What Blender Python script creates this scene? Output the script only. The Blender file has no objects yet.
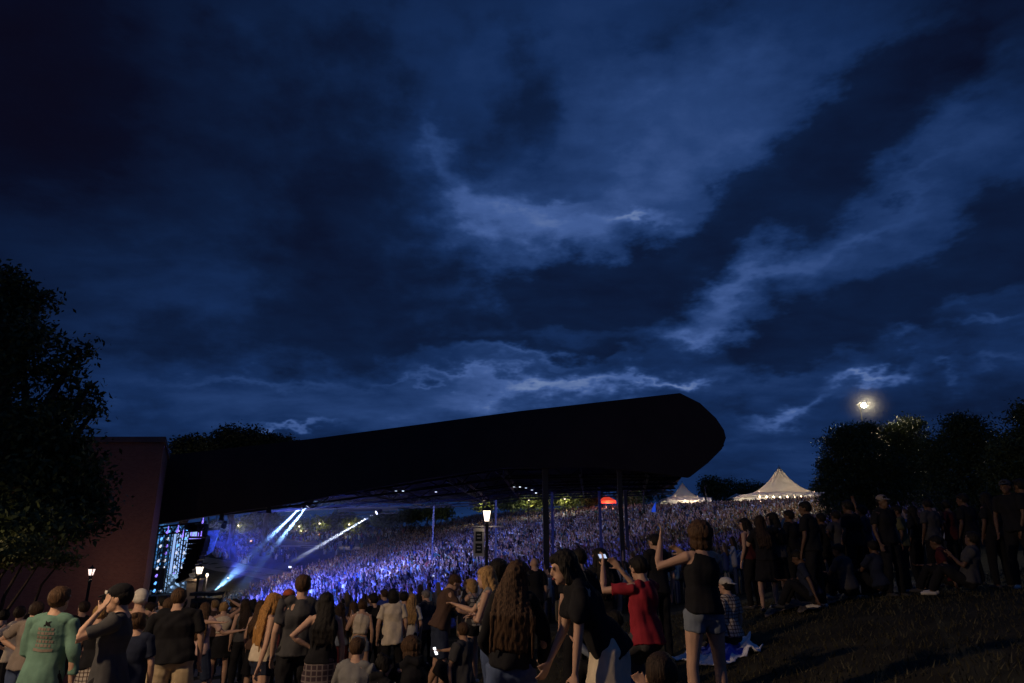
import bpy, math, random
import numpy as np
from mathutils import Vector, Matrix
C = bpy.data.collections.new('scene'); bpy.context.scene.collection.children.link(C)
SC = bpy.context.scene
PI = math.pi
# ---------------------------------------------------------------- camera
CAMZ = 2.0                       # eye height above the world origin
FL = 24.0; FPX = 1024*FL/36.0; PITCH = math.atan(204.0/FPX)
cam_d = bpy.data.cameras.new('camera'); cam_d.lens = FL; cam_d.sensor_width = 36
cam_d.clip_start = 0.05; cam_d.clip_end = 3000
cam = bpy.data.objects.new('camera', cam_d); C.objects.link(cam)
cam.location = (0, 0, CAMZ); cam.rotation_euler = (PI/2 + PITCH, 0, 0); SC.camera = cam
ct, st = math.cos(PITCH), math.sin(PITCH)
def ray(px, py):
    """direction (x,y,z) of the ray through a pixel of the photograph"""
    a = (px-512)/FPX; b = (341.5-py)/FPX
    return Vector((a, ct - b*st, st + b*ct))
def P(px, py, Y):
    """world point seen at the pixel, Y metres ahead"""
    d = ray(px, py); t = Y/d.y
    return Vector((d.x*t, Y, CAMZ + d.z*t))
def proj(x, y, z):
    z = z - CAMZ
    w = y*ct + z*st; v = -y*st + z*ct
    return 512 + FPX*x/w, 341.5 - FPX*v/w
# ---------------------------------------------------------------- render look
SC.view_settings.view_transform = 'Standard'; SC.view_settings.look = 'None'
SC.view_settings.exposure = 0; SC.view_settings.gamma = 1
try:
    SC.cycles.use_denoising = True; SC.cycles.max_bounces = 5; SC.cycles.volume_bounces = 0
    SC.cycles.diffuse_bounces = 2; SC.cycles.glossy_bounces = 2; SC.cycles.transparent_max_bounces = 8
except Exception: pass
def lin(*c):
    r = [((v/255+.055)/1.055)**2.4 if v > 10.3 else v/255/12.92 for v in c]
    return tuple(r)+(1,)
# ---------------------------------------------------------------- world: dusk cloud deck
W = bpy.data.worlds.new('World'); SC.world = W; W.use_nodes = True
nt = W.node_tree; N = nt.nodes; L = nt.links; N.clear()
def nd(t, **k):
    n = N.new(t)
    for a, b in k.items(): setattr(n, a, b)
    return n
def setin(n, i, v):
    if hasattr(v, 'is_output'): L.new(v, n.inputs[i])
    else: n.inputs[i].default_value = v
def M(op, a, b=0.0, c=0.0, clamp=False):
    n = nd('ShaderNodeMath', operation=op); n.use_clamp = clamp
    setin(n, 0, a); setin(n, 1, b)
    if op in ('MULTIPLY_ADD',): setin(n, 2, c)
    return n.outputs[0]
def VM(op, a, b=(0, 0, 0)):
    n = nd('ShaderNodeVectorMath', operation=op); setin(n, 0, a)
    if op == 'SCALE': setin(n, 3, b)
    elif op not in ('LENGTH', 'NORMALIZE'): setin(n, 1, b)
    return n.outputs['Value'] if op in ('DOT_PRODUCT', 'LENGTH') else n.outputs[0]
def NOISE(vec, scale, detail, rough, out='Fac', dist=0.0):
    n = nd('ShaderNodeTexNoise'); setin(n, 'Vector', vec)
    n.inputs['Scale'].default_value = scale; n.inputs['Detail'].default_value = detail
    n.inputs['Roughness'].default_value = rough; n.inputs['Distortion'].default_value = dist
    return n.outputs[out]
def MR(v, a, b, c, d, smooth=True):
    n = nd('ShaderNodeMapRange'); n.interpolation_type = 'SMOOTHSTEP' if smooth else 'LINEAR'
    setin(n, 0, v)
    for i, q in enumerate((a, b, c, d)): n.inputs[i+1].default_value = q
    return n.outputs[0]
tc = nd('ShaderNodeTexCoord'); D = VM('NORMALIZE', tc.outputs['Generated'])
sx = nd('ShaderNodeSeparateXYZ'); L.new(D, sx.inputs[0])
AZ = M('ARCTAN2', sx.outputs[0], sx.outputs[1]); EL = M('ARCSINE', sx.outputs[2])
# cloud deck plane coordinates (flattening towards the horizon)
den = M('ADD', M('MAXIMUM', sx.outputs[2], 0.0), 0.16)
cq = nd('ShaderNodeCombineXYZ'); setin(cq, 0, M('DIVIDE', sx.outputs[0], den)); setin(cq, 1, M('DIVIDE', sx.outputs[1], den))
deck = cq.outputs[0]
cu = nd('ShaderNodeCombineXYZ'); setin(cu, 0, AZ); setin(cu, 1, EL)
uv = cu.outputs[0]
w1 = VM('SCALE', VM('SUBTRACT', NOISE(VM('MULTIPLY', uv, (1, 1.8, 1)), 5.0, 5.0, .6, 'Color'), (.5, .5, .5)), .20)
w2 = VM('SCALE', VM('SUBTRACT', NOISE(VM('MULTIPLY', uv, (1, 2.6, 1)), 19.0, 5.0, .58, 'Color'), (.5, .5, .5)), .045)
uvw = VM('MULTIPLY', VM('ADD', uv, VM('ADD', w1, w2)), (1, 1, 0))
def azel(px, py):
    d = ray(px, py).normalized(); return math.atan2(d.x, d.y), math.asin(d.z)
STROKES = [
 # x, y, half length, half width, angle (ccw), amount
 (-10, 90, 210, 260, 0, -.24), (1035, -15, 190, 80, 30, -.14), (200, 20, 240, 110, 0, -.09), (230, 190, 140, 110, 0, -.05),
 (120, 260, 130, 60, -15, .07), (290, 80, 60, 40, -30, .06), (240, 365, 220, 50, 0, .06), (240, 380, 50, 5, -3, .08), (470, 20, 90, 60, 0, .05),
 (690, 125, 125, 75, 25, .24), (640, 190, 90, 40, 0, .12), (770, 90, 90, 60, 25, .08),
 (436, 145, 34, 9, -72, .12), (462, 200, 60, 20, -60, .20), (520, 235, 70, 34, -15, .32), (600, 225, 70, 26, 12, .25),
 (640, 212, 34, 7, 10, .22), (560, 205, 40, 8, 20, .10),
 (722, 300, 52, 22, 30, .34), (700, 322, 36, 8, 4, .20), (785, 262, 70, 22, 36, .10), (890, 195, 140, 48, 28, .12), (1000, 125, 110, 60, 28, .14),
 (845, 225, 60, 8, 30, .10), (915, 170, 60, 6, 25, .08),
 (600, 380, 90, 10, 5, .30), (530, 388, 75, 14, 5, .22), (672, 373, 40, 5, 4, .30), (520, 358, 60, 6, 3, .20), (432, 384, 50, 4, 0, .18),
 (300, 380, 60, 5, 0, .08), (450, 405, 200, 30, 4, .16),
 (795, 408, 52, 8, 10, .34), (868, 380, 34, 7, 8, .36), (903, 350, 30, 8, -14, .34), (960, 308, 11, 9, 0, .20),
 (985, 340, 40, 5, 8, .16), (1010, 330, 20, 4, 0, .16), (940, 380, 14, 5, 0, .18), (1000, 372, 40, 6, 5, .10), (800, 450, 160, 26, 0, .05),
 (285, 436, 30, 4, 0, .38), (120, 425, 60, 8, 0, .06),
]
DARKS = [
 (780, 185, 150, 36, 40, .95), (905, 90, 130, 50, 40, .85), (700, 20, 120, 30, 15, .45), (655, 268, 85, 24, 24, .95), (560, 300, 110, 30, 0, .8), (350, 215, 110, 130, 0, .75), (300, 60, 160, 60, 10, .4),
 (520, 100, 62, 62, -30, .62), (905, 290, 130, 40, 20, .95), (1010, 255, 90, 44, 10, .85), (800, 335, 90, 22, 12, .8), (560, 345, 170, 11, 2, .5), (940, 410, 110, 26, 5, .55), (730, 395, 50, 16, 0, .5), (250, 330, 200, 60, 0, .55), (950, 350, 110, 30, 5, .55), (130, 420, 160, 30, 0, .3),
]
def field(items, vec):
    S = None
    for (x, y, a, b, ang, amt) in items:
        u0, v0 = azel(x, y); t = math.radians(ang)
        ua, va = azel(x + 8*math.cos(t), y - 8*math.sin(t)); ub, vb = azel(x - 8*math.sin(t), y - 8*math.cos(t))
        la = math.hypot(ua-u0, va-v0)/8*a; lb = math.hypot(ub-u0, vb-v0)/8*b
        mp = nd('ShaderNodeMapping', vector_type='TEXTURE'); setin(mp, 0, vec)
        mp.inputs['Location'].default_value = (u0, v0, 0)
        mp.inputs['Rotation'].default_value = (0, 0, math.atan2(va-v0, ua-u0))
        mp.inputs['Scale'].default_value = (la, lb, 1)
        q = M('EXPONENT', M('MULTIPLY', VM('DOT_PRODUCT', mp.outputs[0], mp.outputs[0]), -1.0))
        S = M('MULTIPLY', q, amt) if S is None else M('MULTIPLY_ADD', q, amt, S)
    return S
S = M('ADD', field(STROKES, uvw), 0.372)
# thick cloud banks with ragged, billowing edges
bill = NOISE(VM('MULTIPLY', uv, (1, 1.5, 1)), 8.5, 9, .58)
DK = M('ADD', field(DARKS, uvw), M('MULTIPLY', M('SUBTRACT', bill, .5), 1.25))
mask = MR(DK, .22, .78, 0, 1)
S = M('MULTIPLY', S, MR(mask, 0, 1, 1.0, .64, False))
fb = NOISE(deck, 1.35, 9, .56, dist=.35)           # big cloud masses
fb2 = NOISE(VM('MULTIPLY', deck, (1, 1.5, 1)), 4.5, 8, .6, dist=.2)
mod = M('ADD', MR(fb, .30, .72, -.06, .06), MR(fb2, .3, .72, -.022, .03))
amp = MR(S, .1, .7, .5, 1.9, False)
I = M('ADD', S, M('MULTIPLY', mod, amp))
cr = nd('ShaderNodeValToRGB'); cr.color_ramp.interpolation = 'LINEAR'
el = cr.color_ramp.elements
stops = [(0, (9, 5, 16)), (.14, (8, 12, 32)), (.28, (13, 29, 60)), (.42, (21, 44, 86)), (.58, (37, 63, 112)), (.76, (64, 91, 147)), (1, (122, 142, 180))]
el[0].position = 0; el[0].color = lin(*stops[0][1]); el[1].position = 1; el[1].color = lin(*stops[-1][1])
for p_, c_ in stops[1:-1]:
    e = el.new(p_); e.color = lin(*c_)
setin(cr, 0, I)
low = MR(sx.outputs[2], -.06, .0, 0.0, 1.0)
bg = nd('ShaderNodeBackground'); L.new(cr.outputs[0], bg.inputs[0]); setin(bg, 1, low)
# last Nishita twilight above the deck, hardly any of it left
sky = nd('ShaderNodeTexSky', sky_type='NISHITA'); sky.sun_disc = False
sky.sun_elevation = math.radians(-4); sky.sun_rotation = math.radians(160)
bg2 = nd('ShaderNodeBackground'); L.new(sky.outputs[0], bg2.inputs[0]); bg2.inputs[1].default_value = .02
ad = nd('ShaderNodeAddShader'); L.new(bg.outputs[0], ad.inputs[0]); L.new(bg2.outputs[0], ad.inputs[1])
wo = nd('ShaderNodeOutputWorld'); L.new(ad.outputs[0], wo.inputs[0])
W.cycles.sampling_method = 'MANUAL'; W.cycles.sample_map_resolution = 256
# ================================================================ helpers
RNG = random.Random(7); NR = np.random.default_rng(11)
def link(o, parent=None):
    C.objects.link(o)
    if parent is not None: o.parent = parent
    return o
def tag(o, label=None, cat=None, group=None, kind=None):
    if label: o['label'] = label
    if cat: o['category'] = cat
    if group: o['group'] = group
    if kind: o['kind'] = kind
    return o
def empty(name, loc=(0, 0, 0), rz=0):
    o = bpy.data.objects.new(name, None); o.empty_display_size = .2
    o.location = loc; o.rotation_euler = (0, 0, rz); return link(o)
MATS = {}
def mat(name, col, rough=.8, metal=0.0, var=0.0, scale=8.0, emit=None, estr=0.0, bump=0.0, alpha=None, spec=.3):
    """procedural principled material; col in linear values; var = noise variation of the base colour"""
    if name in MATS: return MATS[name]
    m = bpy.data.materials.new(name); m.use_nodes = True; t = m.node_tree
    b = t.nodes['Principled BSDF']; col = tuple(col)[:3]+(1,)
    b.inputs['Base Color'].default_value = col; b.inputs['Roughness'].default_value = rough
    b.inputs['Metallic'].default_value = metal; b.inputs['Specular IOR Level'].default_value = spec
    if var or bump:
        tcn = t.nodes.new('ShaderNodeTexCoord'); no = t.nodes.new('ShaderNodeTexNoise')
        no.inputs['Scale'].default_value = scale; no.inputs['Detail'].default_value = 5
        t.links.new(tcn.outputs['Object'], no.inputs['Vector'])
        if var:
            r = t.nodes.new('ShaderNodeValToRGB'); e = r.color_ramp.elements
            e[0].position = .3; e[1].position = .7
            e[0].color = tuple(c*(1-var) for c in col[:3])+(1,); e[1].color = tuple(min(1, c*(1+var)) for c in col[:3])+(1,)
            t.links.new(no.outputs['Fac'], r.inputs[0]); t.links.new(r.outputs[0], b.inputs['Base Color'])
        if bump:
            bp = t.nodes.new('ShaderNodeBump'); bp.inputs['Strength'].default_value = bump; bp.inputs['Distance'].default_value = .02
            t.links.new(no.outputs['Fac'], bp.inputs['Height']); t.links.new(bp.outputs[0], b.inputs['Normal'])
    if emit is not None:
        b.inputs['Emission Color'].default_value = tuple(emit)[:3]+(1,); b.inputs['Emission Strength'].default_value = estr
    MATS[name] = m; return m
class MB:
    """collects faces, then links them as one mesh object"""
    def __init__(s): s.v = []; s.f = []; s.m = []
    def add(s, vs, fs, mi=0):
        o = len(s.v); s.v += [tuple(v) for v in vs]; s.f += [tuple(i+o for i in f) for f in fs]; s.m += [mi]*len(fs); return s
    def box(s, c, d, rz=0, mi=0, R=None):
        hx, hy, hz = d[0]/2, d[1]/2, d[2]/2
        vs = [Vector((x, y, z)) for x in (-hx, hx) for y in (-hy, hy) for z in (-hz, hz)]
        Q = R if R is not None else Matrix.Rotation(rz, 3, 'Z')
        vs = [Q @ v + Vector(c) for v in vs]
        return s.add(vs, [(0, 1, 3, 2), (4, 6, 7, 5), (0, 4, 5, 1), (2, 3, 7, 6), (0, 2, 6, 4), (1, 5, 7, 3)], mi)
    def bar(s, a, b, w, h=None, mi=0):
        a, b = Vector(a), Vector(b); h = h or w; d = b-a
        if d.length < 1e-5: return s
        q = d.to_track_quat('Y', 'Z').to_matrix()
        return s.box((a+b)/2, (w, d.length, h), R=q, mi=mi)
    def tube(s, a, b, r0, r1=None, n=10, mi=0, cap=True):
        a, b = Vector(a), Vector(b); r1 = r0 if r1 is None else r1
        q = (b-a).to_track_quat('Z', 'Y').to_matrix(); vs = []
        for c, r in ((a, r0), (b, r1)):
            for i in range(n):
                t = 2*PI*i/n; vs.append(c + q @ Vector((r*math.cos(t), r*math.sin(t), 0)))
        fs = [(i, (i+1) % n, n+(i+1) % n, n+i) for i in range(n)]
        if cap: fs += [tuple(range(n-1, -1, -1)), tuple(range(n, 2*n))]
        return s.add(vs, fs, mi)
    def lathe(s, c, prof, n=16, mi=0):
        c = Vector(c); vs = []; k = len(prof)
        for r, z in prof:
            for i in range(n):
                t = 2*PI*i/n; vs.append(c+Vector((r*math.cos(t), r*math.sin(t), z)))
        fs = [(j*n+i, j*n+(i+1) % n, (j+1)*n+(i+1) % n, (j+1)*n+i) for j in range(k-1) for i in range(n)]
        fs += [tuple(range(n-1, -1, -1)), tuple(range((k-1)*n, k*n))]
        return s.add(vs, fs, mi)
    def build(s, name, m=None, parent=None, smooth=False):
        me = bpy.data.meshes.new(name); me.from_pydata(s.v, [], s.f)
        for q in (m if isinstance(m, (list, tuple)) else [m] if m else []): me.materials.append(q)
        if any(s.m): me.polygons.foreach_set('material_index', s.m)
        if smooth: me.shade_smooth()
        me.update(); return link(bpy.data.objects.new(name, me), parent)
def prism_y(mb, pts, y0, y1, mi=0):
    """polygon in the x-z plane extruded from y0 to y1"""
    n = len(pts); vs = [(x, y0, z) for x, z in pts]+[(x, y1, z) for x, z in pts]
    mb.add(vs, [tuple(range(n)), tuple(range(2*n-1, n-1, -1))]+[(i, n+i, n+(i+1) % n, (i+1) % n) for i in range(n)], mi)
def point_light(name, loc, power, col, r=.08, parent=None):
    d = bpy.data.lights.new(name, 'POINT'); d.energy = power; d.color = col; d.shadow_soft_size = r
    o = link(bpy.data.objects.new(name, d), parent); o.location = loc; return o
def spot_light(name, loc, to, power, col, deg, blend=.3, r=.1, parent=None):
    d = bpy.data.lights.new(name, 'SPOT'); d.energy = power; d.color = col; d.shadow_soft_size = r
    d.spot_size = math.radians(deg); d.spot_blend = blend
    o = link(bpy.data.objects.new(name, d), parent); o.location = loc
    o.rotation_euler = (Vector(to)-Vector(loc)).to_track_quat('-Z', 'Y').to_euler(); return o
def sms(a, b, v):
    t = np.clip((v-a)/(b-a), 0, 1); return t*t*(3-2*t)
# ================================================================ ground
SXY = (-24.0, 42.0)               # the stage, middle of the bowl
BUMPS = [(-8, 10, .27), (-10, 12.5, .28), (-4.4, 6.7, .15), (-4.4, 9, .15), (-7, 13, .18), (-5.5, 14, -.12), (.4, 14, .1), (-2.7, 8, -.28), (-3, 13.5, -.42), (-1.8, 14.5, -.55), (-1, 12, -.22), (-.5, 8, -.2), (0, 5.3, -.22),
         (.8, 8.5, -.25), (1.7, 6.4, .06), (2, 10.5, -.2), (3.2, 10, .2), (4.5, 12.6, .15), (6, 12, .28), (8, 14, .06), (10, 13, 0), (-1.5, 8, -.2), (1, 4, -.22)]
def bump(x, y):
    a = 0; b = 0
    for u, v, d in BUMPS:
        w = np.exp(-((x-u)**2+(y-v)**2)/(2*1.7**2)); a = a+w*d; b = b+w
    return a/np.maximum(b, 1e-9)*(1-np.exp(-2*b))
def gz(x, y):
    x = np.asarray(x, float); y = np.asarray(y, float)
    near = -1.3 + .125*np.clip(x, -14, 16) - .043*np.clip(y, -6, 40)
    r = np.hypot(x-SXY[0], y-SXY[1]); th = np.arctan2(x-SXY[0], y-SXY[1])
    sl = .108 + .058*sms(-.05, .55, th)
    rz = -7.2 + sl*np.maximum(r-3, 0)
    top = 4.25; k = 1.2
    rz = np.where(rz > top-k, top-k+k*(1-np.exp(-(rz-top+k)/k)), rz)
    w = sms(11, 30, y)
    z = near*(1-w)+rz*w
    z = z + bump(x, y)
    z = z + .03*np.sin(x*.9+y*.3)*np.sin(y*.7-x*.2)
    return z+CAMZ
def gzf(x, y): return float(gz(x, y))
def ground_at(px, py):
    d = ray(px, py); t = 1.0; last = 1.0
    while t < 400:
        if CAMZ+d.z*t < gzf(d.x*t, d.y*t):
            lo, hi = last, t
            for _ in range(20):
                m = (lo+hi)/2
                if CAMZ+d.z*m < gzf(d.x*m, d.y*m): hi = m
                else: lo = m
            return Vector((d.x*hi, d.y*hi, CAMZ+d.z*hi))
        last = t; t *= 1.015
    return None
def grid_sheet(name, xs, ys, dz, m, mask=None):
    X, Y = np.meshgrid(xs, ys); Z = gz(X, Y)+dz; n = len(xs)
    v = np.stack([X.ravel(), Y.ravel(), Z.ravel()], 1)
    f = [(j*n+i, j*n+i+1, (j+1)*n+i+1, (j+1)*n+i) for j in range(len(ys)-1) for i in range(n-1)
         if mask is None or mask((xs[i]+xs[i+1])/2, (ys[j]+ys[j+1])/2)]
    me = bpy.data.meshes.new(name); me.from_pydata(v.tolist(), [], f); me.materials.append(m); me.shade_smooth()
    return link(bpy.data.objects.new(name, me))
def warp_axis(lo, hi, c, n, k=3.2):
    t = np.linspace(-1, 1, n); s = np.sinh(k*t)/np.sinh(k)
    return np.where(s < 0, c+s*(c-lo), c+s*(hi-c))
M_lawn = mat('lawn', (.040, .034, .018), .95, var=.55, scale=1.3, bump=.5, spec=.1)
M_dirtpath = mat('path_tan', (.34, .27, .20), .9, var=.2, scale=2)
M_pave = mat('paving', (.20, .165, .125), .85, var=.22, scale=.7, bump=.3)
g = grid_sheet('ground', warp_axis(-520, 620, 0, 220), warp_axis(-60, 900, 8, 260), 0, M_lawn); tag(g, kind='structure')
def strip(name, pts, w, dz, m):
    """a path draped over the ground along points (x, y)"""
    pts = [Vector(p) for p in pts]; vs = []; fs = []; row = []
    for a, b in zip(pts, pts[1:]):
        k = max(2, int((b-a).length/.6))
        row += [a.lerp(b, i/k) for i in range(k)]
    row.append(pts[-1])
    for i, p in enumerate(row):
        t = (row[min(i+1, len(row)-1)]-row[max(i-1, 0)]).normalized(); s = Vector((-t.y, t.x))
        for j in range(5):
            q = p+s*w*(j/4-.5); vs.append((q.x, q.y, gzf(q.x, q.y)+dz))
    for i in range(len(row)-1):
        for j in range(4): a = i*5+j; fs.append((a, a+1, a+6, a+5))
    mb = MB().add(vs, fs); return mb.build(name, m, smooth=True)
# plaza of paving on the left near the camera
pl = grid_sheet('paving', np.arange(-18, 1.01, .5), np.arange(3, 26.01, .5), .006, M_pave,
                lambda x, y: x < -1.6-.32*(y-6)+.6*math.sin(y*.5) and x > -3.4-.58*(y-3)-4*(y < 9)); tag(pl, kind='structure')
pp = [ground_at(*q) for q in ((188, 559), (212, 563), (235, 569), (262, 573), (300, 579))]
tag(strip('path', [(p.x, p.y) for p in pp], 5.0, .01, M_dirtpath), kind='structure')
pp = [ground_at(*q) for q in ((250, 547), (300, 546), (350, 548), (410, 549))]
tag(strip('upper_path', [(p.x, p.y) for p in pp], 3.0, .012, M_dirtpath), kind='structure')
# ================================================================ pavilion roof
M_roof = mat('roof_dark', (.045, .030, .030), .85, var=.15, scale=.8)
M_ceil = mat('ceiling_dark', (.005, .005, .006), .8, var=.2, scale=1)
M_steel = mat('steel', (.014, .015, .017), .5, metal=.2, var=.1, scale=3)
M_darksteel = mat('dark_steel', (.03, .03, .033), .6, metal=.3)
YN, YF = 38.0, 72.0
def PX(px, py, Y): p = P(px, py, Y); return (p.x, p.z)
pav = empty('pavilion', P(420, 560, 50)); pav.location.z = gzf(pav.location.x, pav.location.y)
tag(pav, 'huge dark pavilion roof sloping up to a pointed prow over the seats', 'pavilion')
def child_of(o, parent):
    o.parent = parent; o.matrix_parent_inverse = Matrix.Translation(parent.location).inverted() if not parent.rotation_euler.z else (Matrix.Translation(parent.location) @ Matrix.Rotation(parent.rotation_euler.z, 4, 'Z')).inverted(); return o
top_n = [(120, 461), (170, 455), (240, 447), (310, 439), (400, 427), (520, 411), (600, 402), (680, 393)]
prow = [(700, 403), (716, 418), (724, 430), (726, 438), (722, 449), (708, 463), (690, 477)]
bot_n = [(600, 467), (500, 468), (430, 478), (350, 492), (300, 502), (220, 514), (158, 524), (120, 529)]
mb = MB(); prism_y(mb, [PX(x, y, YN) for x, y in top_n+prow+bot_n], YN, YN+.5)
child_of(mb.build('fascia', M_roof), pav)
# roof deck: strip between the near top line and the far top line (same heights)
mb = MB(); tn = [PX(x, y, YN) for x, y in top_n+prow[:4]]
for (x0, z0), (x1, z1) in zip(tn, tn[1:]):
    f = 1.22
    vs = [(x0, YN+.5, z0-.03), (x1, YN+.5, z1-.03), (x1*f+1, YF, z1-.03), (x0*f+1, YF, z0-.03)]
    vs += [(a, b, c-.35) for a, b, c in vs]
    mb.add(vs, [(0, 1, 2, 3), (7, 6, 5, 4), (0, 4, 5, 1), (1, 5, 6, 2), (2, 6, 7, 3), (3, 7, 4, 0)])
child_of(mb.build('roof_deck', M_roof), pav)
# far fascia and ceiling
farb = [(325, 503), (400, 503), (480, 501), (520, 495), (600, 492), (672, 489)]
fb_ = [PX(x, y, YF) for x, y in farb]
mb = MB(); prism_y(mb, fb_ + [PX(700, 455, YF), PX(600, 452, YF), PX(325, 488, YF)], YF, YF+.5); child_of(mb.build('far_fascia', M_roof), pav)
nb = [PX(x, y, YN) for x, y in ((190, 506), (300, 490), (430, 471), (500, 462), (600, 461), (684, 463))]
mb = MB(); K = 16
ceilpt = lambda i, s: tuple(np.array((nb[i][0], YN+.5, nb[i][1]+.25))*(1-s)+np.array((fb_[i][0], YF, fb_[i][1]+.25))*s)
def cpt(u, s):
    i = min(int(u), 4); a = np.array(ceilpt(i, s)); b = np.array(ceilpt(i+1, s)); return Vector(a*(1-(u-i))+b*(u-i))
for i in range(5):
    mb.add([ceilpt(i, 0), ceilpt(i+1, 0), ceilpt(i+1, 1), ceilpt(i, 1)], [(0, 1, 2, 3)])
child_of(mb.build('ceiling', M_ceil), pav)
# trusses under the ceiling
def truss(mb, a, b, h=.8, w=.12, n=14):
    a, b = Vector(a), Vector(b); up = Vector((0, 0, -h))
    mb.bar(a, b, w); mb.bar(a+up, b+up, w)
    for k in range(n):
        p, q = a.lerp(b, k/n), a.lerp(b, (k+1)/n)
        mb.bar(p, q+up, w*.5) if k % 2 else mb.bar(p+up, q, w*.5)
for s_ in (.12, .34, .56, .78, .95):
    mb = MB()
    for i in range(5): truss(mb, cpt(i, s_)-Vector((0, 0, .1)), cpt(i+.999, s_)-Vector((0, 0, .1)), h=.7, n=6)
    child_of(mb.build('truss', M_steel), pav)
for u_ in (.6, 1.4, 2.2, 3.0, 3.8, 4.6):
    mb = MB(); truss(mb, cpt(u_, .04)-Vector((0, 0, .15)), cpt(u_, .96)-Vector((0, 0, .15)), h=.6, n=12)
    child_of(mb.build('cross_truss', M_steel), pav)
# columns
def column(px, ytop, Y, w, m, name='column'):
    a = P(px, ytop, Y); z0 = gzf(a.x, Y)
    mb = MB(); mb.box((a.x, Y, (a.z+z0)/2), (w, w, a.z-z0)); mb.box((a.x, Y, z0+.3), (w*1.5, w*1.5, .6))
    child_of(mb.build(name, m), pav)
M_colb = mat('column_dark', (.05, .05, .055), .5)
M_colp = mat('column_painted', (.12, .13, .17), .5)
column(545, 458, 38.9, .31, M_colb); column(618.5, 460, 38.9, .24, M_colb)
for px, yt, Y, w in ((552, 492, 57, .20), (599, 487, 60, .22), (625, 490, 56, .24), (496, 500, 62, .18), (434, 503, 66, .16)):
    column(px, yt, Y, w, M_colp)
# small lamps strung along the catwalks
M_led = mat('white_led', (.8, .8, .8), emit=(.8, .85, 1.0), estr=.9)
M_ledb = mat('bright_led', (.8, .8, .8), emit=(.9, .92, 1.0), estr=1.5)
led_px = [(347, 493, 0), (352, 492, 0), (358, 491, 0), (368, 490, 0), (377, 489, 0), (396, 491, 0), (403, 491, 1), (409, 484, 0), (436, 492, 1), (492, 467, 1),
          (494, 467.5, 1), (514, 487, 0), (520, 487, 1), (526, 488, 0), (532, 490, 0), (536, 493, 1), (391, 509, 1)] + [(342+i*5.5, 510-.02*i, 0) for i in range(10)]
for x, y, b in led_px:
    Yd = 41 if y < 500 else 69
    p = P(x, y, Yd); mb = MB(); mb.box(p, (.12, .08, .03))
    child_of(mb.build('lamp', M_ledb if b else M_led), pav)
mb = MB(); mb.bar(P(338, 511, 69), P(398, 509, 69), .12, .25); mb.bar(P(338, 515, 69), P(398, 513, 69), .12, .12); child_of(mb.build('catwalk', M_steel), pav)
mb = MB(); mb.bar(P(345, 494.5, 41), P(500, 469.5, 41), .12, .12); mb.bar(P(500, 469.5, 41), P(545, 470, 41), .1, .1); child_of(mb.build('catwalk', M_steel), pav)
# rear lamp shells on the fascia underside: two small dark heads at the opening
for x, y in ((222, 516), (269, 508.5)):
    p = P(x, y, YN+.2); mb = MB(); mb.tube(p-Vector((0, 0, .25)), p+Vector((0, 0, .1)), .16, .1, 8); child_of(mb.build('floodlight_housing', M_darksteel), pav)
# ================================================================ brick building on the left
def brick_mat(name, c1, c2, mortar, sc=4.0):
    m = bpy.data.materials.new(name); m.use_nodes = True; t = m.node_tree; b = t.nodes['Principled BSDF']
    br = t.nodes.new('ShaderNodeTexBrick'); tcn = t.nodes.new('ShaderNodeTexCoord'); mp = t.nodes.new('ShaderNodeMapping')
    mp.inputs['Rotation'].default_value = (PI/2, 0, 0)
    t.links.new(tcn.outputs['Object'], mp.inputs[0]); t.links.new(mp.outputs[0], br.inputs[0])
    br.inputs['Color1'].default_value = c1+(1,); br.inputs['Color2'].default_value = c2+(1,); br.inputs['Mortar'].default_value = mortar+(1,)
    br.inputs['Scale'].default_value = sc; br.inputs['Mortar Size'].default_value = .015
    t.links.new(br.outputs[0], b.inputs['Base Color']); b.inputs['Roughness'].default_value = .9; return m
M_brick = brick_mat('red_brick', (.38, .14, .09), (.30, .105, .07), (.28, .19, .15))
M_stone = mat('coping', (.22, .12, .10), .8, var=.1)
bl = P(-150, 437, 31); br_ = P(165, 437, 31); zb = gzf(-18, 30)-.5
bld = empty('brick_building', ((bl.x+br_.x)/2, 33, zb)); tag(bld, 'tall plain red brick building behind the big tree beside the stage', 'building')
ch = br_.z-.25-zb; cx = (bl.x+br_.x)/2
def bprism(o, z0, z1):
    xr = P(162, 500, 37.4).x
    q = [(bl.x-o, 31-o), (br_.x+o, 31-o), (xr+o, 37.4), (bl.x-o, 37.4)]
    mb = MB(); mb.add([(x, y, z0) for x, y in q]+[(x, y, z1) for x, y in q], [(3, 2, 1, 0), (4, 5, 6, 7), (0, 1, 5, 4), (1, 2, 6, 5), (2, 3, 7, 6), (3, 0, 4, 7)]); return mb
child_of(bprism(0, zb, zb+ch).build('wall', M_brick), bld)
child_of(bprism(.1, zb+ch, zb+ch+.25).build('coping', M_stone), bld)
bw = P(72, 455, 30.5); mb = MB(); mb.box((bw.x-2, 30.8, bw.z), (5, .35, .2)); child_of(mb.build('ledge', M_stone), bld)
mb = MB()
mb.box((cx+5.5, 30.96, zb+1.6), (1.6, .1, 3.0)); child_of(mb.build('door', M_darksteel), bld)
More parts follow.
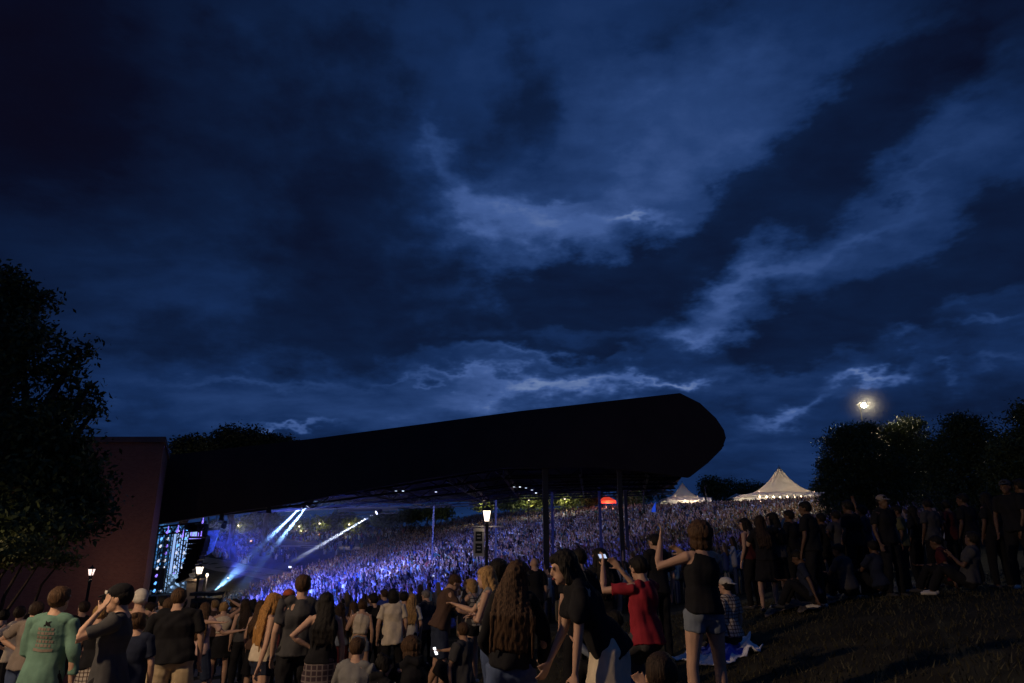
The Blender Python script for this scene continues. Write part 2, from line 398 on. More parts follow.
# ================================================================ stage
stg = empty('stage', (SXY[0]-1, 46, gzf(SXY[0]-1, 46)+0)); tag(stg, 'lit concert stage wing with lighting trusses, deck and blue screens under the low roof end', 'stage')
def panel_mat(name, c, strength, scale=(60, 60), lo=.05, seed=0., thr=.5):
    """screen / lit set material: emitting pixels in cells of changing brightness"""
    m = bpy.data.materials.new(name); m.use_nodes = True; t = m.node_tree; b = t.nodes['Principled BSDF']
    tcn = t.nodes.new('ShaderNodeTexCoord'); mp = t.nodes.new('ShaderNodeMapping'); mp.inputs['Location'].default_value = (seed, seed, seed)
    mp.inputs['Scale'].default_value = (scale[0], scale[0], scale[1])
    vo = t.nodes.new('ShaderNodeTexVoronoi'); vo.inputs['Scale'].default_value = 1; vo.inputs['Randomness'].default_value = .8
    t.links.new(tcn.outputs['Object'], mp.inputs[0]); t.links.new(mp.outputs[0], vo.inputs['Vector'])
    sp = t.nodes.new('ShaderNodeSeparateColor'); t.links.new(vo.outputs['Color'], sp.inputs[0])
    r = t.nodes.new('ShaderNodeValToRGB'); e = r.color_ramp.elements
    e[0].position = thr; e[0].color = tuple(x*lo for x in c)+(1,); e[1].position = 1; e[1].color = tuple(c)+(1,)
    t.links.new(sp.outputs[0], r.inputs[0]); t.links.new(r.outputs[0], b.inputs['Emission Color'])
    b.inputs['Base Color'].default_value = (.02, .02, .03, 1); b.inputs['Emission Strength'].default_value = strength; return m
M_led_cyan = panel_mat('led_cyan', (.12, .42, 1.0), .8, (4.5, 6.0), .10, 3.1, .45)
M_gear_lit = panel_mat('gear_lit', (.35, .6, 1.0), 1.0, (6.5, 7.5), .05, 1.3, .5)  # stage light on the gear put in as emitting specks
M_led_blue = panel_mat('led_blue', (.03, .07, .75), .75, (5, 5), .35, 7.7, .2)
M_setwall = mat('set_wall', (.25, .40, .6), .7, emit=(.06, .22, .62), estr=.42)  # wall emits blue in place of stage light falling on it
M_strip = mat('light_strip', (.5, .5, .5), emit=(.35, .55, 1.0), estr=.9)
M_purp = mat('purple_lamp', (.3, .2, .5), emit=(.30, .2, 1.0), estr=1.3)
M_bluel = mat('blue_lamp', (.2, .3, .5), emit=(.12, .4, 1.0), estr=1.8)
M_black = mat('stage_black', (.012, .012, .014), .7)
def panel(name, x0, y0, x1, y1, Y, m, th=.15):
    a = P(x0, y0, Y); b = P(x1, y1, Y); mb = MB(); mb.box(((a.x+b.x)/2, Y+th/2, (a.z+b.z)/2), (abs(b.x-a.x), th, abs(a.z-b.z)))
    return child_of(mb.build(name, m), stg)
a = P(150, 597, 44); b = P(207, 597, 44); zt = a.z
b = P(189, 597, 49); mb = MB(); mb.box(((a.x-6+b.x)/2, 47, (zt+gzf(-24, 48)-.4)/2), (b.x-a.x+6, 5, zt-gzf(-24, 48)+.4)); child_of(mb.build('deck', M_black), stg)
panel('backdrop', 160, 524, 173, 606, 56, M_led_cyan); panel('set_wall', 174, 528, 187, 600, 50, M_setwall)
panel('light_strip', 185.6, 531, 187.6, 600, 49.5, M_strip); panel('light_strip', 173, 533, 174.2, 596, 49.5, M_strip)
panel('drape', 187.8, 524, 206, 541, 51, M_black); panel('lit_gear', 160, 574, 189, 600, 48, M_gear_lit)
panel('side_screen', 160, 552, 168, 566, 47, M_led_cyan); panel('drape', 152, 568, 162, 590, 46.6, M_black)
for i, (x, Y) in enumerate(((165, 46.5), (171, 47), (181.5, 48.6), (189, 48.2))):
    a = P(x, 528, Y); zb_ = zt; mb = MB(); w = .32
    for sx_ in (-w/2, w/2):
        for sy_ in (-w/2, w/2): mb.bar((a.x+sx_, Y+sy_, zb_), (a.x+sx_, Y+sy_, a.z), .05)
    k = 14
    for j in range(k):
        z0, z1 = zb_+(a.z-zb_)*j/k, zb_+(a.z-zb_)*(j+1)/k
        mb.bar((a.x-w/2, Y-w/2, z0), (a.x+w/2, Y-w/2, z1), .035); mb.bar((a.x+w/2, Y+w/2, z0), (a.x-w/2, Y+w/2, z1), .035)
    t_ = child_of(mb.build('truss_tower', M_steel), stg)
    for j in range(9):
        z = zb_+(a.z-zb_)*(j+.5)/9; mb = MB(); mb.tube((a.x, Y-.30, z-.06), (a.x, Y-.18, z+.06), .07, .05, 8)
        o = mb.build('stage_lamp', RNG.choice([M_led, M_bluel, M_bluel, M_purp, M_black])); o.parent = t_; o.matrix_parent_inverse = stg.matrix_world.inverted()
mb = MB(); truss(mb, P(158, 527, 46.5), P(206, 522, 46.5), h=.5, n=12); child_of(mb.build('header_truss', M_steel), stg)
for x, y in ((191, 537), (194, 539), (198, 537.5), (201, 536), (183, 535), (203, 521), (168, 531), (178, 530)):
    p = P(x, y, 45); mb = MB(); mb.tube(p, p+Vector((.05, -.2, -.1)), .05, .08, 8); mb.bar(p, p+Vector((0, 0, .3)), .04)
    child_of(mb.build('stage_lamp', M_purp), stg)
# hanging line array: a curved stack of black cabinets
la_ = empty('speaker_array', P(198, 541, 44)); tag(la_, 'curved hanging column of black loudspeakers at the stage edge', 'loudspeaker')
px0 = P(199, 541, 44)
for k in range(9):
    t = k/8; c = px0 + Vector((.0-.55*t*t, 0, -.27*k)); mb = MB()
    mb.box(c, (1.05-.2*t, .8, .255), R=Matrix.Rotation(-.05-.38*t, 3, 'Y')); child_of(mb.build('cabinet', M_black), la_)
mb = MB(); mb.box(px0+Vector((0, 0, .22)), (1.1, .6, .12)); mb.bar(px0+Vector((0, 0, .2)), px0+Vector((0, 0, 1.3)), .04); child_of(mb.build('rigging_frame', M_darksteel), la_)
# blue side screen facing the far lawn
def quad_slab(mb, pts, Y, Y2, th=.2):
    mb.add([(p[0], Y if i in (0, 3) else Y2, p[1]) for i, p in enumerate(pts)]+[(p[0], (Y if i in (0, 3) else Y2)+th, p[1]) for i, p in enumerate(pts)],
           [(0, 1, 2, 3), (7, 6, 5, 4), (0, 4, 5, 1), (1, 5, 6, 2), (2, 6, 7, 3), (3, 7, 4, 0)])
sc_ = empty('video_screen', P(211, 556, 60)); tag(sc_, 'slanted blue video screen hanging beside the stage opening', 'screen')
mb = MB(); quad_slab(mb, [PX(207, 531, 60), PX(219, 530, 60), PX(212, 552, 60), PX(204, 556, 60)], 60, 60); child_of(mb.build('screen_panel', M_led_blue), sc_)
mb = MB(); mb.bar(P(206.6, 530, 60.1), P(220, 528.8, 60.1), .2); mb.bar(P(209, 530, 60.1), P(209, 510, 60.1), .05); mb.bar(P(217, 530, 60.1), P(217, 508, 60.1), .05); child_of(mb.build('screen_frame', M_darksteel), sc_)
# ticket booth and beige cabinet under the lantern
M_wood = mat('booth_wood', (.16, .10, .06), .8, var=.25); M_beige = mat('beige_panel', (.40, .33, .25), .8, var=.1)
p = P(201, 593, 24); z0 = gzf(p.x, 24); bo = empty('kiosk', (p.x, 24, z0)); tag(bo, 'dark wooden kiosk with flat overhanging roof below the tall black lantern', 'kiosk')
mb = MB(); mb.box((p.x, 24.5, z0+(p.z-z0)/2-.1), (.75, .7, p.z-z0-.2)); child_of(mb.build('wall', M_wood), bo)
mb = MB(); mb.box((p.x, 24.5, p.z-.05), (.84, .8, .1)); child_of(mb.build('roof', M_wood), bo)
mb = MB(); mb.box((p.x, 24.13, p.z-.55), (.6, .05, .5)); child_of(mb.build('window', M_black), bo)
p = P(191.5, 581, 33); z0 = gzf(p.x, 33); bo = empty('equipment_cabinet', (p.x, 33, z0)); tag(bo, 'tall beige cabinet left of the black lantern post', 'cabinet')
mb = MB(); mb.box((p.x, 33.4, (p.z+z0)/2), (.5, .6, p.z-z0)); child_of(mb.build('body', M_beige), bo)
mb = MB(); mb.box((p.x, 33.4, p.z+.04), (.6, .7, .08)); child_of(mb.build('lid', M_beige), bo)
# ================================================================ lantern posts
M_lampglass = mat('lantern_glass', (.8, .7, .5), emit=(1.0, .82, .66), estr=2.6)
M_cream = mat('cream_globe', (.8, .7, .6), emit=(1.0, .72, .66), estr=1.6)
def lantern(px, py, Y, power, label, banner=False, hs=1.0, glass=M_lampglass, name='street_lamp'):
    p = P(px, py, Y); z0 = gzf(p.x, Y); t = empty(name, (p.x, Y, z0)); tag(t, label, 'street lamp')
    H = p.z-z0
    mb = MB(); mb.lathe((0, 0, 0), [(.17, 0), (.17, .15), (.11, .3), (.09, .7), (.06, .9), (.05, H-.45), (.08, H-.38), (.05, H-.32), (.07, H-.28*hs)], 10); mb.build('post', M_darksteel, t, True)
    mb = MB(); s = .17*hs
    vs = [(x*.6*s, y*.6*s, H-.27*hs) for x, y in ((-1, -1), (1, -1), (1, 1), (-1, 1))]+[(x*s, y*s, H+.12*hs) for x, y in ((-1, -1), (1, -1), (1, 1), (-1, 1))]
    mb.add(vs, [(3, 2, 1, 0), (4, 5, 6, 7), (0, 1, 5, 4), (1, 2, 6, 5), (2, 3, 7, 6), (3, 0, 4, 7)]); la = mb.build('lantern', glass, t)
    mb = MB()
    for i in range(4): mb.bar(Vector(vs[i])*1.0, Vector(vs[i+4])*1.0, .025)
    mb.lathe((0, 0, H+.12*hs), [(s*1.5, 0), (s*1.35, .03), (s*.5, .14*hs), (.02, .2*hs), (.02, .27*hs)], 8); mb.build('lantern_cap', M_darksteel, t)
    li = point_light('lantern_light', (0, 0, H-.42*hs), power, (1.0, .74, .50), .1, t)
    # light source hangs just under the glass so that its own cap shades it upwards
    return t, H
lantern(91.5, 571, 29, 38, 'small pale lantern on a thin post before the brick wall', hs=.6, glass=M_cream)
lantern(199.5, 569, 33, 45, 'black lantern post glowing beside the stage towers', hs=.78)
t, H = lantern(487, 514, 25, 30, 'lantern post holding a white vertical banner above the crowd', hs=.9)
zb_ = P(487, 526.5, 25).z - t.location.z
k = 25/FPX
mb = MB(); mb.bar((-14*k, 0, zb_), (16*k, 0, zb_), .045); mb.build('crossarm', mat('white_arm', (.5, .5, .48), .5), t)
def text_obj(s, size, m, loc, rot, name, parent, ext=.003):
    cu_ = bpy.data.curves.new(name, 'FONT'); cu_.body = s; cu_.size = size; cu_.extrude = ext; cu_.align_x = 'CENTER'; cu_.align_y = 'CENTER'
    o = bpy.data.objects.new(name, cu_); C.objects.link(o); bpy.context.view_layer.update()
    me = bpy.data.meshes.new_from_object(o.evaluated_get(bpy.context.evaluated_depsgraph_get())); bpy.data.objects.remove(o)
    me.materials.append(m) if not me.materials else None
    q = bpy.data.objects.new(name, me); link(q, parent); q.location = loc; q.rotation_euler = rot; return q
M_ban = mat('banner_cloth', (.50, .50, .46), .8, var=.06); M_banp = mat('banner_print', (.02, .03, .03), .8)
mb = MB(); n_ = 8
for i in range(n_):
    for s_ in (0,): mb.box((-7.6*k+.012*math.sin(i), .01*math.sin(i*1.3), zb_-.06-26*k*(i+.5)/n_), (10.5*k, .02, 26*k/n_*1.02))
bn = mb.build('banner', M_ban, t)
mb = MB(); mb.box((-7.6*k, -.03, zb_-.06-7.5*k), (6.4*k, .012, 9*k)); mb.box((-7.6*k, -.03, zb_-.06-18.5*k), (6.4*k, .012, 9*k)); mb.build('banner_print', M_banp, bn)
mb = MB()
for zz in (-6, -9, -17, -20): mb.box((-7.6*k+RNG.uniform(-.03, .03), -.042, zb_-.06+zz*k), (3.6*k, .006, .9*k))
mb.build('banner_motif', M_ban, bn)
# ================================================================ tents, booths, flags on the ridge
M_canvas = mat('tent_canvas', (.76, .75, .73), .85, var=.08, scale=1.2)
_t = M_canvas.node_tree; _b = _t.nodes['Principled BSDF']; _tr = _t.nodes.new('ShaderNodeBsdfTranslucent'); _tr.inputs[0].default_value = (.82, .78, .70, 1); _mx = _t.nodes.new('ShaderNodeMixShader'); _mx.inputs[0].default_value = .4
_o = [n for n in _t.nodes if n.type == 'OUTPUT_MATERIAL'][0]; _t.links.new(_b.outputs[0], _mx.inputs[1]); _t.links.new(_tr.outputs[0], _mx.inputs[2]); _t.links.new(_mx.outputs[0], _o.inputs[0])
def tent(pl_, pr_, pe, pt, Y, n, label, walls, lights, depth=9):
    a = P(pl_, pe, Y); b = P(pr_, pe, Y); Yc = Y+depth/2; pk = P(pt[0], pt[1], Yc); f_ = Yc/Y; zg = gzf((a.x+b.x)/2, Y+depth/2)
    t = empty('tent', ((a.x+b.x)/2*f_, Y+depth/2, zg)); tag(t, label, 'tent', 'white peaked event tents on the ridge')
    hw = (b.x-a.x)/2*1.05; hd = depth/2; ez = a.z-zg; pz = pk.z-zg; ox = pk.x-t.location.x
    mb = MB(); R_ = 12; seg = 32; vs = []
    for j in range(R_+1):
        s = j/R_                    # 0 at peak, 1 at eave; concave canvas
        zz = ez+(pz-ez)*((1-s)**2.5)
        for i in range(seg):
            th = 2*PI*i/seg; c_, s_ = math.cos(th), math.sin(th)
            m_ = 1/max(abs(c_), abs(s_))**.72
            vs.append((ox*(1-s)+hw*s*c_*m_*.92, hd*s*s_*m_*.92, zz-.06*abs(math.sin(th*4))*s))
    fs = [(j*seg+i, j*seg+(i+1) % seg, (j+1)*seg+(i+1) % seg, (j+1)*seg+i) for j in range(R_) for i in range(seg)]
    mb.add(vs, fs); o = mb.build('canopy', M_canvas, t, True)
    sd = o.modifiers.new('s', 'SOLIDIFY'); sd.thickness = .05
    mb = MB()
    for i in range(seg):
        q0, q1 = Vector(vs[R_*seg+i]), Vector(vs[R_*seg+(i+1) % seg]); mb.add([q0, q1, q1-Vector((0, 0, .35)), q0-Vector((0, 0, .35))], [(0, 1, 2, 3)])
    o = mb.build('valance', M_canvas, t); sd = o.modifiers.new('s', 'SOLIDIFY'); sd.thickness = .03
    for i in range(n+1):
        x = -hw*.9+2*hw*.9*i/n
        mb = MB(); mb.tube((x, -hd*.88, 0), (x, -hd*.9, ez-.05), .06, n=8); mb.build('pole', M_canvas, t)
    mb = MB(); mb.tube((ox, 0, 0), (ox, 0, pz-.02), .1, .08, 8); mb.tube((ox, 0, pz-.05), (ox, 0, pz+.25), .05, .02, 6); mb.build('centre_pole', M_steel, t)
    mb = MB(); mb.box((0, hd*.8, ez/2), (hw*1.7, .06, ez)); mb.build('back_wall', M_canvas, t)
    for x0, x1 in walls:
        mb = MB(); K_ = 18
        for i in range(K_):
            u0, u1 = -hw+2*hw*(x0+(x1-x0)*i/K_), -hw+2*hw*(x0+(x1-x0)*(i+1)/K_)
            mb.add([(u0, -hd*.93+.05*math.sin(i*2.1), 0), (u1, -hd*.93+.05*math.sin(i*2.1+2.1), 0), (u1, -hd*.93+.05*math.sin(i*2.1+2.1), ez-.05), (u0, -hd*.93+.05*math.sin(i*2.1), ez-.05)], [(0, 1, 2, 3)])
        mb.build('side_wall', M_canvas, t)
    M_bulb = mat('festoon_bulb', (.8, .6, .4), emit=(1.0, .62, .36), estr=14)
    for q in range(lights):
        x = -hw*.75+1.5*hw*(q+.5)/lights
        mb = MB(); mb.lathe((x, -hd*.55, ez-.65), [(.02, .08), (.08, .1), (.11, .18), (.07, .24), (.03, .28)], 8); mb.bar((x, -hd*.55, ez-.3), (x, -hd*.55, ez+.3), .02); mb.build('hanging_lamp', M_bulb, t)
    return t, hw, ez
t, hw, ez = tent(737, 818, 491.8, (779, 466.5), 92, 6, 'large white peaked tent lit from inside, right of the roof prow', [(.62, 1.0)], 9, 12)
for x in (-.62, -.1, .25): point_light('tent_light', (x*hw, -1.5, ez-.9), 760, (1.0, .82, .58), .2, t)
M_bar = mat('bar_counter', (.5, .25, .15), .7)
mb = MB(); mb.box((-.2*hw, 1, .6), (hw*1.2, .6, 1.1)); mb.build('counter', M_bar, t)
t, hw, ez = tent(661, 704, 497, (682, 482.5), 108, 4, 'smaller white peaked tent close under the roof prow', [(0, 1.0)], 3, 9)
point_light('tent_light', (0, -2.5, ez-.9), 560, (1.0, .82, .58), .2, t); point_light('tent_light', (0, -6.5, ez-1.0), 40, (1.0, .5, .25), .2, t)
def booth(px0, px1, pe, ph, Y, m, label, power, col, name='canopy_booth'):
    a = P(px0, pe, Y); b = P(px1, pe, Y); hw = (b.x-a.x)/2; c = (a.x+b.x)/2; zg = gzf(c, Y+2); ez = a.z-zg; pz = P(px0, ph, Y).z-zg
    t = empty(name, (c, Y+2, zg)); tag(t, label, 'booth')
    mb = MB(); mb.add([(-hw, -2, ez), (hw, -2, ez), (hw, 2, ez), (-hw, 2, ez), (0, 0, pz)], [(0, 1, 4), (1, 2, 4), (2, 3, 4), (3, 0, 4)])
    mb.add([(-hw, -2, ez), (hw, -2, ez), (hw, -2, ez-.4), (-hw, -2, ez-.4)], [(0, 1, 2, 3)]); mb.build('canopy', m, t)
    for x in (-hw, hw):
        for y in (-2, 2): mb = MB(); mb.tube((x*.97, y*.97, 0), (x*.97, y*.97, ez), .05, n=6); mb.build('pole', M_steel, t)
    mb = MB(); mb.box((0, -.6, .6), (hw*1.7, .6, 1.2)); mb.build('counter', M_bar, t)
    point_light('booth_light', (0, -2.6, ez-.5), power, col, .15, t); return t
M_redc = mat('red_canvas', (.55, .05, .03), .8)
M_redglow = mat('red_glowing_canvas', (.6, .06, .03), .8, emit=(1.0, .07, .03), estr=.6)  # light through the canvas put in as emission
booth(600, 616, 500.5, 494.5, 100, M_redglow, 'small red glowing canopy booth at the top of the crowd', 200, (1, .35, .2))
booth(734, 747, 497, 492.5, 120, M_canvas, 'tiny white canopy booth touching the left side of the big tent', 40, (.8, .85, 1))
# feather flag and slim poles
p = P(655, 512, 80); z0 = gzf(p.x, 80); t = empty('feather_flag', (p.x, 80, z0)); tag(t, 'blue feather flag on a slim pole above the crowd', 'flag')
zt_ = P(655, 487, 80).z-z0; zb2 = max(.3, p.z-z0)
mb = MB(); mb.tube((0, 0, 0), (.25, 0, zt_), .05, .03, 6); mb.build('pole', M_steel, t)
mb = MB(); fl = [(.05, zb2+1.0), (.2, zb2+1.15), (.15, zb2), (-.4, zb2), (-.25, zb2+.5)]
prism_y(mb, fl, -.02, .02); mb.build('flag_cloth', mat('flag_blue', (.03, .12, .75), .7, emit=(.02, .10, .8), estr=.3), t)  # faint emission stands in for light on the cloth
for (x, y, Y, lb) in ((705, 487, 95, 'slim pale pole standing right of the small tent'), (643, 489, 88, 'slim pale pole standing left of the feather flag')):
    p = P(x, y, Y); z0 = gzf(p.x, Y); t = empty('pole', (p.x, Y, z0)); tag(t, lb, 'pole')
    mb = MB(); mb.tube((0, 0, 0), (0, 0, p.z-z0), .14, .09, 8); mb.build('shaft', M_steel, t)
    mb = MB(); mb.box((.05, -.1, p.z-z0+.1), (.35, .3, .25)); mb.build('camera_head', M_darksteel, t)
# ================================================================ floodlight mast behind the right trees
p = P(860, 406, 60); z0 = gzf(p.x, 60); H = p.z-z0
t = empty('floodlight_mast', (p.x, 60, z0)); tag(t, 'tall mast with one blazing white floodlight above the right trees', 'floodlight')
mb = MB(); mb.tube((0, 0, 0), (0, 0, H), .06, .035, 8); mb.build('mast', mat('mast_black', (.004, .004, .004), .9, spec=0), t)
mb = MB(); mb.bar((-.3, 0, H+.1), (.4, 0, H+.1), .06); mb.build('crossbar', M_darksteel, t)
M_flood = mat('floodlight_glass', (.9, .8, .6), emit=(1.0, .86, .55), estr=90)
M_flood2 = mat('floodlight_dim', (.9, .8, .6), emit=(1.0, .8, .5), estr=6)
for x, on in ((0.05, 2),):
    mb = MB(); mb.lathe((0, 0, 0), [(.14, .22), (.26, .05), (.30, 0)], 12); o = mb.build('lamp_housing', M_darksteel, t); o.location = (x, -.12, H+.05); o.rotation_euler = (PI*.58, 0, .05)
    mb = MB(); r_ = .27 if on else .2; mb.lathe((0, 0, 0), [(r_, -.012), (r_, 0)], 16); q = mb.build('lens', M_flood if on == 2 else (M_flood2 if on else M_darksteel), o); q.location = (0, 0, -.01)
mb = MB(); mb.lathe((0, 0, 0), [(.02, -.2), (.12, -.16), (.19, -.07), (.21, 0), (.19, .07), (.12, .16), (.02, .2)], 16); q = mb.build('bulb', M_flood, t, True); q.location = (.05, -.55, H-.05)
ms = MB(); ell_ = []
ms.lathe((p.x+.05, 59.0, p.z-.05), [(2.6*math.sin(PI*k/12)+.01, -2.6*math.cos(PI*k/12)) for k in range(13)], 24); ms = ms.build('flood_halo'); tag(ms, kind='stuff')  # ball of volume added to give the floodlight its halo
_m = bpy.data.materials.new('flood_halo'); _m.use_nodes = True; _t = _m.node_tree; _t.nodes.remove(_t.nodes['Principled BSDF']); _v = _t.nodes.new('ShaderNodeVolumePrincipled'); _g = _t.nodes.new('ShaderNodeTexGradient'); _g.gradient_type = 'SPHERICAL'; _c = _t.nodes.new('ShaderNodeTexCoord'); _mp = _t.nodes.new('ShaderNodeMapping'); _mp.inputs['Location'].default_value = (-(p.x+.05)/2.6, -59/2.6, -(p.z-.05)/2.6); _mp.inputs['Scale'].default_value = (1/2.6,)*3; _t.links.new(_c.outputs['Object'], _mp.inputs[0]); _t.links.new(_mp.outputs[0], _g.inputs[0]); _q = _t.nodes.new('ShaderNodeMath'); _q.operation = 'POWER'; _q.inputs[1].default_value = 2.6; _t.links.new(_g.outputs['Fac'], _q.inputs[0]); _w = _t.nodes.new('ShaderNodeMath'); _w.operation = 'MULTIPLY'; _w.inputs[1].default_value = .02; _t.links.new(_q.outputs[0], _w.inputs[0]); _t.links.new(_w.outputs[0], _v.inputs['Density'])
_t.links.new(_v.outputs[0], [n for n in _t.nodes if n.type == 'OUTPUT_MATERIAL'][0].inputs['Volume']); ms.data.materials.append(_m)
point_light('floodlight_light', (.05, -1.1, H-.1), 3000, (1.0, .85, .55), .3, t)
# ================================================================ trees
def leaf_mat(name, c1, c2):
    m = bpy.data.materials.new(name); m.use_nodes = True; t = m.node_tree; b = t.nodes['Principled BSDF']
    ge = t.nodes.new('ShaderNodeNewGeometry'); r = t.nodes.new('ShaderNodeValToRGB'); e = r.color_ramp.elements
    e[0].color = c1+(1,); e[1].color = c2+(1,)
    t.links.new(ge.outputs['Random Per Island'], r.inputs[0]); t.links.new(r.outputs[0], b.inputs['Base Color'])
    b.inputs['Roughness'].default_value = .6; b.inputs['Specular IOR Level'].default_value = .3; return m
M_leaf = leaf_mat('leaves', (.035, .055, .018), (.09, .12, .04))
M_leaf_lit = leaf_mat('leaves_lit', (.08, .10, .02), (.16, .17, .05))  # lamplight on the leaves put into a brighter yellow green
M_bark = mat('bark', (.07, .05, .035), .95, var=.3, scale=6, bump=.6)
def leaves_mesh(name, lobes, n, size, m, parent, seed):
    """lobes: (x,y,z,rx,ry,rz); leaf quads scattered in shells of the lobes, clustered in twigs"""
    R = np.random.default_rng(seed); w = np.array([l[3]*l[4]+l[3]*l[5]+l[4]*l[5] for l in lobes]); w /= w.sum()
    nt_ = n//14; idx = R.choice(len(lobes), nt_, p=w); L_ = np.array(lobes)[idx]
    d = R.normal(size=(nt_, 3)); d /= np.linalg.norm(d, axis=1)[:, None]
    rad = (R.random(nt_)**.35)[:, None]*R.uniform(.78, 1.14, (nt_, 1))
    tw = L_[:, :3]+d*rad*L_[:, 3:6]
    c = np.repeat(tw, 14, 0)+R.normal(size=(nt_*14, 3))*size*np.array((2.0, 2.0, 1.3))
    N_ = len(c); a = R.normal(size=(N_, 3)); a /= np.linalg.norm(a, axis=1)[:, None]
    b = np.cross(a, R.normal(size=(N_, 3))); b /= np.linalg.norm(b, axis=1)[:, None]
    s = size*R.uniform(.5, 1.15, (N_, 1)); 
    v = np.stack([c-a*s, c-b*s*.45+a*s*.1, c+a*s, c+b*s*.45+a*s*.1], 1).reshape(-1, 3)
    me = bpy.data.meshes.new(name); me.vertices.add(len(v)); me.vertices.foreach_set('co', v.ravel().astype(np.float32))
    me.loops.add(4*N_); me.loops.foreach_set('vertex_index', np.arange(4*N_, dtype=np.int32))
    me.polygons.add(N_); me.polygons.foreach_set('loop_start', np.arange(0, 4*N_, 4, dtype=np.int32))
    me.update(calc_edges=True); me.materials.append(m)
    return link(bpy.data.objects.new(name, me), parent)
def limb(mb, a, b, r0, r1, R, k=4):
    a, b = Vector(a), Vector(b); p = a; L_ = (b-a).length
    for i in range(k):
        q = a.lerp(b, (i+1)/k)
        if i < k-1: q = q+Vector((R.uniform(-1, 1), R.uniform(-1, 1), R.uniform(-.4, .4)))*L_*.06
        mb.tube(p, q, r0+(r1-r0)*i/k, r0+(r1-r0)*(i+1)/k, 7, cap=False); p = q
def tree(x, y, lobes, n, size, label, seed, trunk_r=.3, m=None, group=None, name='tree', fork=.35, dz=0):
    """lobes in world coordinates"""
    z0 = gzf(x, y)+dz; t = empty(name, (x, y, z0)); tag(t, label, 'tree', group); R = random.Random(seed)
    lb = [(l[0]-x, l[1]-y, l[2]-z0)+tuple(l[3:6]) for l in lobes]
    leaves_mesh('crown', lb, n, size, m or M_leaf, t, seed)
    ztop = max(l[2] for l in lb); zf = ztop*fork; mb = MB()
    limb(mb, (0, 0, -.2), (0, 0, zf), trunk_r, trunk_r*.75, R); mb.build('trunk', M_bark, t, True)
    mb = MB()
    for l in lb:
        limb(mb, (0, 0, zf*R.uniform(.7, 1)), (l[0], l[1], l[2]), trunk_r*.5, trunk_r*.12, R)
        for _ in range(3): limb(mb, (l[0], l[1], l[2]), (l[0]+l[3]*R.uniform(-.8, .8), l[1]+l[4]*R.uniform(-.8, .8), l[2]+l[5]*R.uniform(-.3, .9)), trunk_r*.14, trunk_r*.04, R, 3)
    mb.build('limbs', M_bark, t, True)
    return t
def LB(px, py, Y, rpx, rpy=None, ry=None):
    p = P(px, py, Y); k = Y/FPX*1.02; rpy = rpy or rpx
    return (p.x, Y, p.z, rpx*k, ry or rpx*k, rpy*k)
# big tree on the left
lobes = [LB(-14, 330, 15, 50, 58), LB(22, 350, 14.5, 30, 45), LB(40, 300, 15, 12, 12), LB(80, 352, 15, 14, 8), LB(66, 372, 15, 18, 14), LB(88, 388, 15, 11, 10), LB(70, 402, 15.4, 24, 14), LB(92, 414, 15.4, 9, 7), LB(36, 430, 14.6, 46, 30), LB(70, 445, 15, 20, 14), LB(-60, 400, 15.5, 80, 90),
         LB(0, 480, 15, 90, 50), LB(62, 480, 15.6, 42, 40), LB(18, 296, 15.2, 18, 20), LB(8, 278, 15, 14, 10), LB(-50, 300, 16, 60, 50), LB(85, 512, 15.5, 26, 26), LB(30, 525, 14.2, 60, 20)]
tree(P(-20, 560, 15).x, 15, lobes, 46000, .085, 'huge dark broadleaf tree filling the left edge before the brick building', 3, .38)
# lit low leaves by the lamp
lobes = [LB(18, 551, 12.5, 20, 9), LB(44, 556, 12.6, 15, 7), LB(-10, 556, 12.4, 24, 12), LB(62, 560, 12.9, 12, 4), LB(30, 541, 12.7, 12, 5)]
tree(P(-8, 600, 12.6).x, 12.6, lobes, 3400, .05, 'small tree with lamp-lit yellow green leaves under the huge dark tree', 5, .09, M_leaf_lit)
# right trees
tr = 'dark trees along the right skyline'
tree(P(872, 520, 52).x, 52, [LB(855, 462, 52, 34, 38), LB(850, 442, 52.5, 22, 18), LB(835, 485, 51.5, 18, 24), LB(878, 478, 52, 30, 34), LB(842, 505, 52, 22, 14), LB(868, 428, 52, 10, 6), LB(826, 465, 52, 8, 8)], 46000, .11,
     'round dark tree directly below the floodlight, leftmost on the right skyline', 21, .35, group=tr)
tree(P(908, 520, 55).x, 55, [LB(905, 452, 55, 28, 32), LB(888, 440, 55, 20, 16), LB(925, 470, 55, 24, 36), LB(905, 490, 55, 34, 24), LB(912, 424, 55, 12, 7)], 42000, .11,
     'tree with yellow floodlit leaves on top, right of the round dark tree', 22, .32, M_leaf_lit, group=tr)
tree(P(962, 520, 40).x, 40, [LB(965, 440, 40, 26, 26), LB(945, 470, 40, 24, 36), LB(985, 465, 40, 28, 40), LB(962, 425, 40, 14, 10), LB(960, 500, 40, 40, 24)], 36000, .10,
     'dense dark tree with a rounded top, between the floodlit tree and the picture edge', 23, .3, group=tr)
tree(P(1035, 520, 30).x, 30, [LB(1040, 440, 30, 34, 42), LB(1015, 465, 30, 26, 30), LB(1060, 480, 30, 60, 50), LB(1020, 495, 30, 30, 20), LB(1028, 415, 30, 14, 12)], 30000, .10,
     'nearest dark tree cut off by the right edge of the picture', 24, .3, group=tr)
